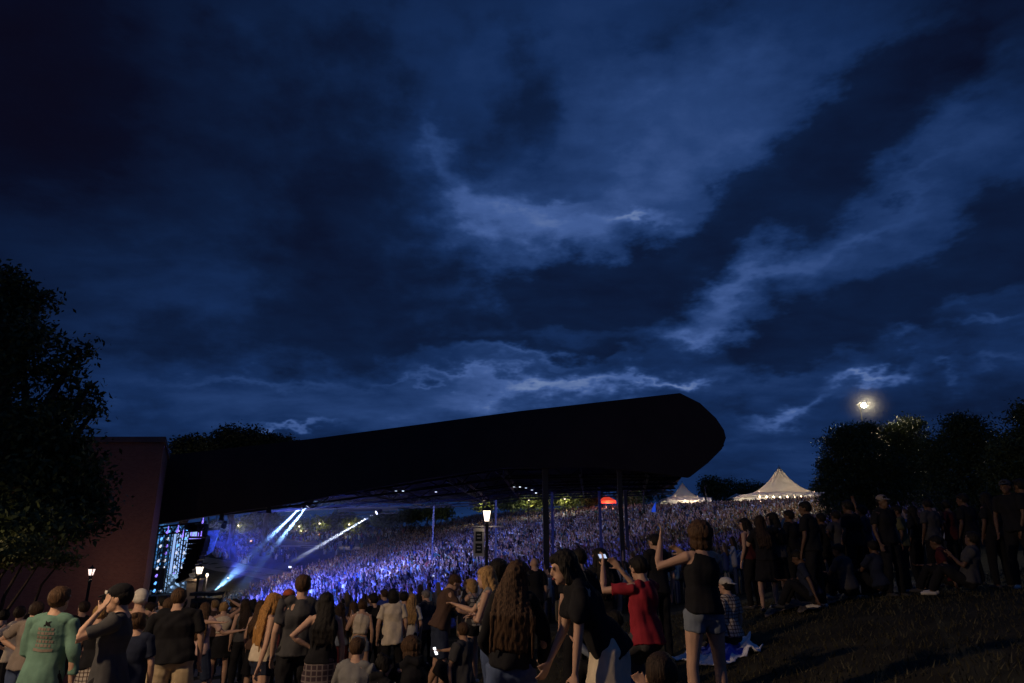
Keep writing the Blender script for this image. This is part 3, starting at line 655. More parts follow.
# distant treeline
far = [(712, 484, 150, 10, 8, 'low dark tree on the skyline, just right of the small tent'), (730, 487, 160, 16, 8, 'low spreading dark tree on the skyline, just left of the large tent'),
       (822, 490, 130, 8, 7, 'small dark tree on the skyline, just right of the large tent'), (640, 488, 150, 22, 8, 'low dark tree on the skyline, left of the small tent'),
       (756, 489, 170, 14, 7, 'low dark tree on the skyline behind the large tent')]
for i, (x, y, Y, w, h, lb) in enumerate(far):
    tree(P(x, y, Y).x, Y, [LB(x, y, Y, w, h), LB(x-w*.6, y+3, Y, w*.7, h*.8), LB(x+w*.6, y+3, Y, w*.7, h*.8), LB(x, y+9, Y, w*1.2, 7)], 3600, .3, lb, 40+i, .3, group='low dark trees far behind the crowd')
# trees above the low end of the roof
for i, (x, y, Y, w, h, lb) in enumerate([(240, 439, 95, 28, 12, 'broad dark tree crown rising above the low end of the roof'), (192, 448, 90, 20, 11, 'smaller dark tree crown between the brick building and the broad crown'),
                                         (274, 444, 98, 18, 8, 'dark tree crown tapering down onto the roof line, right of the broad crown')]):
    tree(P(x, y, Y).x, Y, [LB(x, y, Y, w, h), LB(x-w*.5, y+4, Y, w*.6, h), LB(x+w*.5, y+3, Y, w*.6, h), LB(x, y+24, Y, w*.9, 18)], 9000, .28, lb, 60+i, .5, leaf_mat('leaves_unlit', (.018, .024, .010), (.035, .045, .018)), group='dark trees showing over the roof')  # darker leaf copy: lack of light on these crowns put into the colour
# lit trees along the top of the crowd, seen under the roof
litg = [(216, 528, 118, 16, 10, 0), (241, 526, 120, 13, 9, 1), (262, 519, 125, 22, 12, 0), (304, 527, 122, 24, 8, 1), (322, 524, 118, 12, 7, 1), (340, 520, 124, 14, 11, 0), (352, 525, 112, 14, 6, 1),
        (385, 519, 112, 16, 8, 0), (412, 515, 110, 14, 7, 0), (437, 511, 104, 16, 8, 0), (486, 502, 100, 12, 8, 1), (510, 502, 96, 12, 6, 0), (532, 500, 97, 16, 9, 1), (568, 499, 98, 16, 8, 1), (590, 497, 104, 12, 8, 0), (632, 497, 102, 10, 7, 0)]
for i, (x, y, Y, w, h, lit) in enumerate(litg):
    where = ['leftmost behind the blue screen', 'behind the strolling people beyond the stage', 'at the left end of the roof shadow', 'where the twin beams start', 'just right of the twin beams', 'left of the long white beam', 'above the long beam',
             'right of the long white beam', 'left of the first pale column', 'behind the first pale column', 'directly behind the bannered lantern', 'right of the bannered lantern', 'left of the thick dark column', 'right of the thick dark column', 'left of the red booth', 'between the red booth and the feather flag'][i]
    t = tree(P(x, y, Y).x, Y, [LB(x, y, Y, w*.8, h*.8), LB(x-w*.4, y+2, Y, w*.55, h*.6), LB(x+w*.4, y+1, Y, w*.55, h*.6)], 2600, .26, ('lamp-lit green tree ' if lit else 'dim tree ')+'along the far crowd edge, '+where, 80+i, .22, M_leaf_lit if lit else M_leaf, group='trees along the far edge of the crowd')
    if lit:
        p = P(x-w*.2, y-1, Y-3.2); z0 = gzf(p.x, p.y); q = empty('park_lamp', (p.x, p.y, z0)); tag(q, 'small park lamp before the tree '+where, 'street lamp', 'park lamps lighting the far trees')
        mb = MB(); mb.tube((0, 0, 0), (0, 0, p.z-z0-.2), .09, .06, 6); mb.build('post', M_darksteel, q)
        mb = MB(); mb.lathe((0, 0, p.z-z0-.2), [(.05, 0), (.12, .08), (.13, .16), (.06, .24)], 8); mb.build('globe', M_lampglass, q)
        point_light('park_light', (0, 0.3, p.z-z0-.5), 150, (1.0, .92, .55), .2, q)
for x, y, Y, pw, lb in ((207, 577, 45, 60, 'small park lamp on the dark lawn right of the stage towers'), (203, 548, 66, 2200, 'park lamp added to light the tan path, near its left end')):  # the lamp by the tan path is added to light it
    p = P(x, y, Y); z0 = gzf(p.x, p.y); q = empty('park_lamp', (p.x, p.y, z0)); tag(q, lb, 'street lamp'); H = max(p.z-z0, 2.2)
    mb = MB(); mb.tube((0, 0, 0), (0, 0, H), .04, .03, 6); mb.build('post', M_darksteel, q)
    mb = MB(); mb.lathe((0, 0, H), [(.03, 0), (.07, .08), (.08, .16), (.04, .22)], 8); mb.build('globe', M_lampglass, q)
    mb = MB(); mb.lathe((0, 0, H+.25), [(.3, 0), (.1, .1), (.02, .12)], 8); mb.build('shade', M_darksteel, q); point_light('park_light', (0, -.25, H-.1), pw, (1.0, .78, .6), .1, q)
# ================================================================ dense crowd far away
def fig_template(arms, seed, hair_long=False, legs=True):
    """low polygon standing figure, facing +y. returns verts, quads/tris as list, part ids 0 skin 1 top 2 bottom 3 hair"""
    V_ = []; F_ = []; I_ = []
    def ring_stack(st, n, pid, cap=True):
        o = len(V_)
        for (x, y, z, rx, ry) in st:
            for i in range(n):
                t = 2*PI*(i+.5)/n; V_.append((x+rx*math.cos(t), y+ry*math.sin(t), z))
        for j in range(len(st)-1):
            for i in range(n): F_.append((o+j*n+i, o+j*n+(i+1) % n, o+(j+1)*n+(i+1) % n, o+(j+1)*n+i)); I_.append(pid)
        if cap:
            k = o+(len(st)-1)*n; F_.append(tuple(range(k, k+n))); I_.append(pid); F_.append(tuple(range(o+n-1, o-1, -1))); I_.append(pid)
    R = random.Random(seed)
    if legs:
        for s in (-1, 1): ring_stack([(s*.1, 0, 0, .05, .07), (s*.1, 0, .45, .06, .07), (s*.09, 0, .86, .09, .1)], 5, 2)
    ring_stack([(0, 0, .82, .16, .12), (0, 0, 1.0, .15, .11), (0, .01, 1.25, .19, .12), (0, 0, 1.42, .19, .09), (0, 0, 1.47, .07, .06)], 6, 1)
    ring_stack([(0, 0, 1.45, .05, .05), (0, .02, 1.52, .055, .06), (0, .02, 1.62, .075, .09), (0, .02, 1.70, .07, .085), (0, .01, 1.745, .03, .04)], 6, 0)
    if hair_long: ring_stack([(0, -.08, 1.30, .09, .04), (0, -.06, 1.55, .09, .06), (0, -.01, 1.68, .088, .095), (0, 0, 1.77, .05, .06)], 6, 3)
    else: ring_stack([(0, -.03, 1.60, .07, .06), (0, -.02, 1.68, .085, .09), (0, 0, 1.765, .05, .06)], 6, 3)
    def seg(a, b, r0, r1, pid):
        a, b = Vector(a), Vector(b); q = (b-a).to_track_quat('Z', 'Y').to_matrix(); o = len(V_)
        for c, r in ((a, r0), (b, r1)):
            for i in range(4): t = PI/2*i; V_.append(tuple(c+q @ Vector((r*math.cos(t), r*math.sin(t), 0))))
        for i in range(4): F_.append((o+i, o+(i+1) % 4, o+4+(i+1) % 4, o+4+i)); I_.append(pid)
        F_.append((o+4, o+5, o+6, o+7)); I_.append(pid)
    for s, up in zip((-1, 1), arms):
        sh = (s*.2, 0, 1.40)
        if up == 1: el_ = (s*.30, .12, 1.55+R.uniform(-.1, .1)); wr = (s*.24, .18, 1.85+R.uniform(-.1, .1))
        elif up == 2: el_ = (s*.27, .14, 1.2); wr = (s*.08, .3, 1.38)
        else: el_ = (s*.26, -.02, 1.12); wr = (s*.25, .08, .88)
        seg(sh, el_, .055, .045, 1); seg(el_, wr, .042, .035, 0)
    return np.array(V_), F_, np.array(I_)
SHIRTS = [(.82, .82, .82), (.78, .78, .80), (.80, .78, .72), (.35, .35, .37), (.20, .20, .22), (.10, .10, .11), (.04, .04, .05), (.02, .02, .025), (.05, .08, .22), (.10, .18, .40),
          (.35, .10, .08), (.75, .75, .78), (.10, .25, .20), (.02, .02, .03), (.55, .55, .6), (.03, .03, .04), (.25, .4, .5)]
PANTS = [(.05, .07, .14), (.03, .03, .04), (.35, .30, .2), (.10, .12, .16), (.02, .02, .02)]
SKINS = [(.42, .28, .22), (.36, .24, .18), (.46, .34, .28), (.25, .14, .09), (.14, .08, .05)]
HAIRS = [(.02, .013, .01), (.05, .03, .018), (.12, .07, .035), (.3, .2, .09), (.015, .012, .012)]
def attr_mat(name):
    m = bpy.data.materials.new(name); m.use_nodes = True; t = m.node_tree; b = t.nodes['Principled BSDF']
    a = t.nodes.new('ShaderNodeAttribute'); a.attribute_name = 'Col'; t.links.new(a.outputs['Color'], b.inputs['Base Color'])
    b.inputs['Roughness'].default_value = .8; return m
M_crowd = attr_mat('crowd_clothes')
TPL = [fig_template(a, i, hl, legs) for i, (a, hl, legs) in enumerate([((0, 0), False, False), ((1, 1), False, False), ((1, 0), True, False), ((0, 0), True, False), ((2, 2), False, False), ((0, 1), False, False), ((1, 1), True, False), ((0, 2), True, False)])]
edge_x = [200, 232, 262, 300, 330, 370, 400, 450, 520, 640, 1100]
edge_y = [606, 596, 586, 572, 563, 549, 538, 523, 512, 506, 490]
cand = []
r = 8.0
while r < 92:
    step = .62 if r < 60 else .72
    n = int(r*PI*1.25/step)
    for i in range(n):
        th = -PI*.12+PI*1.1*i/n+NR.uniform(-.3, .3)*step/r
        rr = r+NR.uniform(-.35, .35)
        x = SXY[0]+rr*math.sin(th); y = SXY[1]+rr*math.cos(th)
        if y < 23 and y < 27-.5*x: continue
        cand.append((x, y))
    r += .95 if r < 60 else 1.25
cand = np.array(cand); Z_ = gz(cand[:, 0], cand[:, 1])
pr = [proj(x, y, z+1.6) for (x, y), z in zip(cand, Z_)]
ridx = NR.random(len(cand)); keep = []
for i, (px, py) in enumerate(pr):
    if px < 190 or px > 1040: continue
    if py < np.interp(px, edge_x, edge_y)-4: continue
    if ridx[i] < .10: continue
    if px > 940 and cand[i, 1] < 40: continue
    keep.append(i)
# scattered people on the lawn and paths beyond the stage, and the looser crowd under the trees
keep = [(cand[i, 0], cand[i, 1], Z_[i], 0) for i in keep]
def scatter(px0, py0, px1, py1, n, jy=1.5):
    for _ in range(n):
        t = NR.random(); q = ground_at(px0+(px1-px0)*t+NR.normal()*1.5, py0+(py1-py0)*t+NR.normal()*jy)
        if q: keep.append((q.x, q.y, q.z, 1))
for a in [(216, 545, 262, 546, 60, 2.2), (222, 549, 262, 548, 26, 1.5), (262, 543, 345, 540, 90, 3.5), (300, 537, 430, 536, 170, 3.5), (330, 545, 440, 540, 110, 3), (212, 562, 224, 564, 14, 1), (238, 568, 250, 570, 18, 1.2), (230, 555, 255, 557, 6, 1), (255, 560, 300, 566, 20, 3), (320, 556, 360, 552, 30, 3)]: scatter(*a)
dist = [math.hypot(k[0], k[1]) for k in keep]
order = np.argsort(dist); N_IND = 215
ind = [keep[i] for i in order[:N_IND]]; rest = [keep[i] for i in order[N_IND:]]
print('crowd', len(keep))
VS, CS, FL_, off = [], [], [], 0; LS = []
for (x, y, z, sc) in rest:
    V_, F_, I_ = TPL[NR.integers(len(TPL))]
    a = math.atan2(-(SXY[0]-x), SXY[1]-y)+NR.normal()*.35+(NR.uniform(-3, 3) if sc else 0); s = NR.uniform(.9, 1.06)
    c_, s_ = math.cos(a), math.sin(a)
    v = V_*s; v = np.stack([v[:, 0]*c_-v[:, 1]*s_+x, v[:, 0]*s_+v[:, 1]*c_+y, v[:, 2]+z], 1); VS.append(v)
    pal = [SKINS[NR.integers(5)], SHIRTS[NR.integers(len(SHIRTS))], PANTS[NR.integers(5)], HAIRS[NR.integers(5)]]
    pa = np.array(pal)[I_]
    for f, col in zip(F_, pa):
        FL_.append(len(f)); LS.extend([q+off for q in f])
    CS.append(np.repeat(pa, [len(f) for f in F_], 0)); off += len(v)
V_ = np.concatenate(VS); CC = np.concatenate(CS); FL_ = np.array(FL_, dtype=np.int32)
me = bpy.data.meshes.new('crowd'); me.vertices.add(len(V_)); me.vertices.foreach_set('co', V_.ravel().astype(np.float32))
me.loops.add(len(LS)); me.loops.foreach_set('vertex_index', np.array(LS, dtype=np.int32)); me.polygons.add(len(FL_))
me.polygons.foreach_set('loop_start', np.concatenate([[0], np.cumsum(FL_)[:-1]]).astype(np.int32)); me.update(calc_edges=True)
ca = me.color_attributes.new('Col', 'FLOAT_COLOR', 'CORNER'); ca.data.foreach_set('color', np.concatenate([CC, np.ones((len(CC), 1))], 1).ravel().astype(np.float32))
me.materials.append(M_crowd); tag(link(bpy.data.objects.new('crowd', me)), 'thousands of concert goers packed on the slope', kind='stuff')
# phone screens and torches held up inside the crowd
M_phone = mat('phone_screen', (.1, .1, .1), emit=(.85, .9, 1.0), estr=2.6); M_phonew = mat('phone_screen_warm', (.1, .1, .1), emit=(1.0, .5, .35), estr=2.5)
M_phonebody = mat('phone_body', (.02, .02, .02), .3)
k_ = 0
for (x, y, w, sz) in [(290, 567, 0, 1.3), (318, 572, 1, 1.6), (405, 540, 1, 1), (419, 549, 0, 1), (435, 576, 0, 1.6), (444, 575, 0, 1.5), (518, 534, 0, 1.2), (568, 527, 0, 1.2), (562, 516, 1, 1), (572, 508, 0, 1.2), (612, 508, 0, 1), (533, 509, 1, 1.4), (527, 508, 0, 1),
                      (404, 544, 1, 1), (228, 578, 0, 0.9), (251, 541, 1, 1.3), (360, 528, 0, .8), (700, 527, 0, 1.2), (720, 521, 0, 1), (734, 524, 0, 1), (758, 512, 1, 1.2), (690, 520, 0, .8), (467, 540, 0, .8), (345, 560, 1, 1), (390, 560, 0, .8), (500, 562, 0, .9), (660, 530, 0, 1)]:
    q = ground_at(x, y+8)
    if q is None: continue
    Y = q.y; p = P(x, y, Y); s = .13*sz
    t = empty('phone', p, 0); tag(t, ('pinkish' if w else 'white')+(' large' if sz >= 1.3 else (' faint' if sz < .95 else ''))+' phone glow in the crowd, '+('high ' if y < 530 else 'low ')+('under the long white beam' if x < 330 else 'right of the long white beam' if x < 425 else 'left of the bannered lantern' if x < 480 else 'between lantern and thick dark column' if x < 545 else 'between the two dark columns' if x < 620 else 'below the small tent' if x < 705 else 'below the large tent'), 'phone', 'glowing phones held up in the crowd')
    mb = MB(); mb.box((0, .012, 0), (s*1.9, .02, s*1.1)); mb.build('case', M_phonebody, t)
    mb = MB(); mb.box((0, -.004, 0), (s*1.8, .006, s*1.0)); mb.build('screen', M_phonew if w else M_phone, t); k_ += 1
# individuals at the near edge of the crowd: shared meshes, clothing colour by object
def rnd_mat(name, cols):
    m = bpy.data.materials.new(name); m.use_nodes = True; t = m.node_tree; b = t.nodes['Principled BSDF']
    oi = t.nodes.new('ShaderNodeObjectInfo'); r = t.nodes.new('ShaderNodeValToRGB'); r.color_ramp.interpolation = 'CONSTANT'; e = r.color_ramp.elements
    for i, c in enumerate(cols):
        q = e[i] if i < 2 else e.new(i/len(cols)); q.position = i/len(cols); q.color = c+(1,)
    t.links.new(oi.outputs['Random'], r.inputs[0]); t.links.new(r.outputs[0], b.inputs['Base Color']); b.inputs['Roughness'].default_value = .8; return m
CM = [rnd_mat('crowd_skin', SKINS), rnd_mat('crowd_top', SHIRTS), rnd_mat('crowd_bottom', PANTS[::-1]), rnd_mat('crowd_hair', HAIRS[::-1])]
protos = []
for i, (a, hl) in enumerate([((0, 0), False), ((1, 1), False), ((1, 0), True), ((0, 0), True), ((2, 2), False), ((0, 1), False), ((1, 1), True), ((2, 0), True)]):
    V_, F_, I_ = fig_template(a, 50+i, hl, True); me = bpy.data.meshes.new('person'); me.from_pydata(V_.tolist(), [], F_)
    for m in CM: me.materials.append(m)
    me.polygons.foreach_set('material_index', I_.astype(np.int32)); me.shade_smooth()
    o = bpy.data.objects.new('person', me); sb = o.modifiers.new('s', 'SUBSURF'); sb.levels = 1; sb.render_levels = 1
    C.objects.link(o); dg = bpy.context.evaluated_depsgraph_get(); m2 = bpy.data.meshes.new_from_object(o.evaluated_get(dg)); m2.name = 'person'; bpy.data.objects.remove(o); protos.append(m2)
for (x, y, z, sc) in ind:
    o = bpy.data.objects.new('person', protos[NR.integers(len(protos))]); link(o)
    o.location = (x, y, z); o.rotation_euler = (0, 0, math.atan2(-(SXY[0]-x), SXY[1]-y)+NR.normal()*.35); s = NR.uniform(.9, 1.06); o.scale = (s, s, s)
    vi_ = protos.index(o.data); side_ = 'left of the bannered lantern' if x < 0 else ('below the roof columns' if x < 8 else 'on the right slope')
    tag(o, ['person with lowered arms', 'person with both arms raised', 'long haired person with one arm raised', 'long haired person with lowered arms', 'person with hands held to the chest', 'short haired person with one arm raised', 'long haired person with both arms raised', 'long haired person with one bent arm'][vi_]+' in the dense crowd '+side_, 'person', 'people in the near rows of the crowd')
# ================================================================ stage lights and smoke
sm = MB(); a = P(207, 600, 58); b = P(392, 520, 58)
sm.box(((a.x+b.x)/2, 58, (a.z+b.z)/2+.6), (b.x-a.x, 26, b.z-a.z+5.6)); smo = sm.build('stage_smoke'); tag(smo, kind='stuff')
mv = bpy.data.materials.new('smoke'); mv.use_nodes = True; t = mv.node_tree; t.nodes.remove(t.nodes['Principled BSDF'])
pv = t.nodes.new('ShaderNodeVolumePrincipled'); pv.inputs['Density'].default_value = .0022; pv.inputs['Color'].default_value = (.8, .85, 1, 1); pv.inputs['Anisotropy'].default_value = .2
t.links.new(pv.outputs[0], [n for n in t.nodes if n.type == 'OUTPUT_MATERIAL'][0].inputs['Volume']); smo.data.materials.append(mv)
mvd = mv.copy(); mvd.name = 'beam_volume'; [n for n in mvd.node_tree.nodes if n.type == 'PRINCIPLED_VOLUME'][0].inputs['Density'].default_value = .085
def fading(a, ln):  # fading of the beam put into the volume density
    m = mvd.copy(); t_ = m.node_tree; pv_ = [n for n in t_.nodes if n.type == 'PRINCIPLED_VOLUME'][0]
    c = t_.nodes.new('ShaderNodeTexCoord'); v = t_.nodes.new('ShaderNodeVectorMath'); v.operation = 'DISTANCE'; v.inputs[1].default_value = tuple(a); t_.links.new(c.outputs['Object'], v.inputs[0])
    r = t_.nodes.new('ShaderNodeMapRange'); r.inputs[1].default_value = ln*.15; r.inputs[2].default_value = ln; r.inputs[3].default_value = .11; r.inputs[4].default_value = 0.0
    t_.links.new(v.outputs['Value'], r.inputs[0]); t_.links.new(r.outputs[0], pv_.inputs['Density']); return m
def beam(a, b, power, col, deg, label, nm='spotlight'):
    a, b = Vector(a), Vector(b); t = empty(nm, a); tag(t, label, 'spotlight', 'moving stage spotlights')
    mb = MB(); d = (b-a).normalized(); mb.tube(d*-.55, d*-.05, .14, .2, 10); mb.build('housing', M_black, t); mb = MB(); mb.tube(d*-.07, d*-.03, .17, .17, 10); mb.build('lens', M_ledb, t)
    o = spot_light('spot', (0, 0, 0), b-a, power, col, deg, 1.0, .03, t); o.location = d*.03
    ln = (b-a).length; mb = MB(); mb.tube(a+d*.1, b, .06, .06+ln*math.tan(math.radians(deg*.62)), 14); s_ = mb.build('beam_cone'); s_.data.materials.append(fading(a, ln)); tag(s_, kind='stuff'); return t  # cone of denser volume added round the spot to make its beam show
beam(P(301, 507.5, 47), P(266, 541, 47), 300000, (.35, .65, 1), 8, 'left lamp of the twin blue beams under the roof edge')
beam(P(307, 506.5, 47.5), P(276, 545, 47.5), 300000, (.35, .65, 1), 8, 'right lamp of the twin blue beams under the roof edge')
beam(P(376, 513, 60), P(290, 563, 56), 300000, (.85, .9, 1), 3.6, 'lamp of the long white beam hanging under the roof')
beam(P(213, 592, 50), P(246, 563, 54), 45000, (.3, .65, 1), 15, 'low stage lamp throwing a fan of blue light to the right')
beam(P(223, 527, 52), P(208, 556, 54), 9000, (.25, .5, 1), 5, 'lamp throwing a short blue beam beside the slanted screen')
# wash lights over the audience, rigged at the stage header
for i, (px, py, Y, tx, ty, TY, pw, col, deg) in enumerate([
        (204, 530, 46, 330, 590, 46, 44000, (.05, .09, 1.0), 60), (207, 538, 50, 300, 585, 58, 32000, (.09, .13, 1.0), 55),
        (196, 528, 44, 450, 560, 60, 20000, (.10, .14, 1.0), 60), (200, 526, 52, 600, 520, 80, 19000, (.48, .52, .95), 46), (206, 532, 56, 420, 545, 80, 6000, (.20, .26, 1.0), 40)]):
    a = P(px, py, Y); b = P(tx, ty, TY); t = empty('wash_light', a); tag(t, 'stage wash light number %s on the header truss' % ('one two three four five'.split()[i]), 'spotlight')
    t['label'] = ['blue wash light facing the front rows from the header', 'blue wash light beside the slanted screen', 'foremost wash light on the header', 'pale wash light aimed high at the right slope', 'rearmost wash light near the screen'][i]
    d = (b-a).normalized(); mb = MB(); mb.tube(d*-.6, d*-.05, .16, .22, 10); mb.build('housing', M_black, t)
    o = spot_light('wash', (0, 0, 0), b-a, pw, col, deg, .8, .25, t); o.location = d*.05
# ================================================================ people in the foreground
def skin_mat(name, c): return mat(name, c, .55, var=.10, scale=9, spec=.35)
SK = {'fair': skin_mat('skin_fair', (.50, .31, .22)), 'tan': skin_mat('skin_tan', (.38, .22, .14)), 'dark': skin_mat('skin_shade', (.12, .065, .04))}  # the dark skin carries the shade of the right slope
def hair_mat(name, c):
    m = bpy.data.materials.new(name); m.use_nodes = True; t = m.node_tree; b = t.nodes['Principled BSDF']
    tcn = t.nodes.new('ShaderNodeTexCoord'); mp = t.nodes.new('ShaderNodeMapping'); mp.inputs['Scale'].default_value = (110, 110, 7)
    no = t.nodes.new('ShaderNodeTexNoise'); no.inputs['Scale'].default_value = 1.5; no.inputs['Detail'].default_value = 3
    r = t.nodes.new('ShaderNodeValToRGB'); e = r.color_ramp.elements; e[0].position = .35; e[1].position = .68
    e[0].color = tuple(x*.45 for x in c)+(1,); e[1].color = tuple(min(1, x*1.7) for x in c)+(1,)
    bp = t.nodes.new('ShaderNodeBump'); bp.inputs['Strength'].default_value = .8; bp.inputs['Distance'].default_value = .01
    t.links.new(tcn.outputs['Object'], mp.inputs[0]); t.links.new(mp.outputs[0], no.inputs[0]); t.links.new(no.outputs[0], r.inputs[0]); t.links.new(no.outputs[0], bp.inputs['Height'])
    t.links.new(r.outputs[0], b.inputs['Base Color']); t.links.new(bp.outputs[0], b.inputs['Normal']); b.inputs['Roughness'].default_value = .62; b.inputs['Specular IOR Level'].default_value = .2; return m
HR = {'black': hair_mat('hair_black', (.012, .010, .009)), 'brown': hair_mat('hair_brown', (.07, .038, .02)), 'dbrown': hair_mat('hair_dark_brown', (.03, .018, .012)),
      'blond': hair_mat('hair_blond', (.36, .22, .09)), 'orange': hair_mat('hair_orange', (.34, .17, .05)), 'grey': hair_mat('hair_grey', (.2, .18, .17))}
def cloth(name, c, var=.12): return mat('cloth_'+name, c, .9, var=var, scale=14, bump=.25, spec=.15)
CL = {k: cloth(k, c) for k, c in dict(green=(.125, .235, .19), taupe=(.24, .20, .17), white=(.55, .52, .47), cream=(.62, .54, .42), black=(.014, .014, .017), navy=(.02, .026, .05), grey=(.20, .20, .20), dgrey=(.06, .06, .065),
      denim=(.07, .10, .19), ddenim=(.03, .04, .075), khaki=(.42, .33, .21), red=(.30, .025, .04), maroon=(.065, .014, .018), brown=(.10, .06, .045), pink=(.62, .42, .36), rust=(.40, .10, .05), blue=(.04, .07, .30), olive=(.10, .10, .05), teal=(.04, .25, .20), greyblue=(.16, .19, .24), yellow=(.6, .45, .08)).items()}
def plaid(name, base, line, scale=9):
    m = bpy.data.materials.new(name); m.use_nodes = True; t = m.node_tree; b = t.nodes['Principled BSDF']; tcn = t.nodes.new('ShaderNodeTexCoord'); prev = None
    for d in ('X', 'Z'):
        w = t.nodes.new('ShaderNodeTexWave'); w.bands_direction = d; w.inputs['Scale'].default_value = scale*.32; w.inputs['Distortion'].default_value = .6; w.inputs['Detail'].default_value = 1
        t.links.new(tcn.outputs['Object'], w.inputs[0]); r = t.nodes.new('ShaderNodeMapRange'); r.inputs[1].default_value = .78; r.inputs[2].default_value = .95; t.links.new(w.outputs['Fac'], r.inputs[0])
        if prev is None: prev = r.outputs[0]
        else:
            a = t.nodes.new('ShaderNodeMath'); a.operation = 'ADD'; a.use_clamp = True; t.links.new(prev, a.inputs[0]); t.links.new(r.outputs[0], a.inputs[1]); prev = a.outputs[0]
    mx = t.nodes.new('ShaderNodeMix'); mx.data_type = 'RGBA'; t.links.new(prev, mx.inputs[0]); mx.inputs[6].default_value = base+(1,); mx.inputs[7].default_value = line+(1,)
    t.links.new(mx.outputs[2], b.inputs['Base Color']); b.inputs['Roughness'].default_value = .9; CL[name] = m
plaid('plaid_dark', (.035, .02, .03), (.16, .13, .13), 17); plaid('plaid_light', (.45, .40, .34), (.06, .03, .03), 22); plaid('stripes', (.30, .28, .26), (.03, .03, .04), 16)
def loft(mb, pts, side, n=12, close=True):
    """pts: list of (centre, r_side, r_other); closed tube with elliptical rings"""
    o = len(mb.v); k = len(pts); cs = [Vector(p[0]) for p in pts]; vs = []
    tans = [(cs[min(i+1, k-1)]-cs[max(i-1, 0)]).normalized() for i in range(k)]
    def ring(c, t, a, b):
        s = Vector(side)-t*Vector(side).dot(t)
        if s.length < 1e-3: s = Vector((0, 1, 0))-t*t.y
        s.normalize(); u = t.cross(s)
        for i in range(n): q = 2*PI*i/n; vs.append(c+s*a*math.cos(q)+u*b*math.sin(q))
    a0, b0 = pts[0][1], pts[0][2]; e = .5*min(a0, b0)
    if close: ring(cs[0]-tans[0]*e, tans[0], a0*.55, b0*.55)
    for i, (c, a, b) in enumerate(pts): ring(cs[i], tans[i], a, b)
    a1, b1 = pts[-1][1], pts[-1][2]; e = .5*min(a1, b1)
    if close: ring(cs[-1]+tans[-1]*e, tans[-1], a1*.55, b1*.55)
    K = len(vs)//n
    fs = [(j*n+i, j*n+(i+1) % n, (j+1)*n+(i+1) % n, (j+1)*n+i) for j in range(K-1) for i in range(n)]
    fs += [tuple(range(n-1, -1, -1)), tuple(range((K-1)*n, K*n))]
    mb.add(vs, fs)
def ell(mb, c, r, R=None, n=12, m=8):
    c = Vector(c); vs = []; R = R or Matrix.Identity(3)
    for j in range(1, m):
        p = PI*j/m
        for i in range(n): q = 2*PI*i/n; vs.append(c+R @ Vector((r[0]*math.sin(p)*math.cos(q), r[1]*math.sin(p)*math.sin(q), r[2]*math.cos(p))))
    a = len(vs); vs += [c+R @ Vector((0, 0, r[2])), c-R @ Vector((0, 0, r[2]))]
    fs = [(j*n+i, (j+1)*n+i, (j+1)*n+(i+1) % n, j*n+(i+1) % n) for j in range(m-2) for i in range(n)]
    fs += [(a, i, (i+1) % n) for i in range(n)]+[(a+1, (m-2)*n+(i+1) % n, (m-2)*n+i) for i in range(n)]
    mb.add(vs, fs)
def remesh(mb, name, m, parent, vox, smooth=4, folds=0.0, fk=28, seed=0, stretch=(1, 1, 1), fac=.5, bias=0.0):
    me = bpy.data.meshes.new(name); me.from_pydata(mb.v, [], mb.f); o = bpy.data.objects.new(name, me); C.objects.link(o)
    r = o.modifiers.new('r', 'REMESH'); r.mode = 'VOXEL'; r.voxel_size = vox
    s = o.modifiers.new('s', 'SMOOTH'); s.iterations = smooth; s.factor = fac
    me2 = bpy.data.meshes.new_from_object(o.evaluated_get(bpy.context.evaluated_depsgraph_get())); bpy.data.objects.remove(o); bpy.data.meshes.remove(me)
    me2.name = name
    if folds and len(me2.vertices):
        n = len(me2.vertices); co = np.empty(n*3, np.float32); me2.vertices.foreach_get('co', co); co = co.reshape(-1, 3)
        no = np.empty(n*3, np.float32); me2.vertices.foreach_get('normal', no); no = no.reshape(-1, 3)
        R = np.random.default_rng(seed); d = np.zeros(n)
        for _ in range(7):
            k = R.normal(size=3)*fk*np.array(stretch); w = R.normal(size=3)*6
            d += np.sin(co@k+1.6*np.sin(co@w+R.uniform(0, 6))+R.uniform(0, 6))
        co += no*((d+bias)*folds/3)[:, None]; me2.vertices.foreach_set('co', co.ravel())
    me2.materials.clear(); me2.materials.append(m); me2.shade_smooth(); me2.update()
    return link(bpy.data.objects.new(name, me2), parent)
def rot(a, ax): return Matrix.Rotation(math.radians(a), 3, ax)
def hand(mb, w, d, s, side, curl=.5):
    """w wrist, d forearm direction, side lateral vector (thumb side)"""
    d = Vector(d).normalized(); sd = Vector(side); sd = (sd-d*sd.dot(d)).normalized(); nrm = d.cross(sd)
    loft(mb, [(w, .026*s, .019*s), (w+d*.035*s, .036*s, .016*s), (w+d*.085*s, .040*s, .014*s)], sd, 8)
    for i, (off, ln) in enumerate(((.030, .072), (.011, .080), (-.010, .075), (-.030, .058))):
        p = w+d*.085*s+sd*off*s; dd = (d+sd*off*4).normalized(); pts = [(p, .0085*s, .0085*s)]
        for k in range(3):
            dd = (dd+nrm*curl*(.35+.25*k)).normalized(); p = p+dd*ln*s*(.42, .32, .26)[k]; pts.append((p, (.0085-.0008*k)*s, (.0085-.0008*k)*s))
        loft(mb, pts, sd, 6)
    p = w+d*.03*s+sd*.03*s; dd = (d*.7+sd*.75+nrm*.2).normalized(); pts = [(p, .011*s, .011*s)]
    for k in range(2): p = p+dd*.034*s; pts.append((p, .0095*s, .0095*s)); dd = (dd+nrm*.3*curl-sd*.25).normalized()
    loft(mb, pts, sd, 6)
NP = [0]; DZ = []; PEOPLE = []
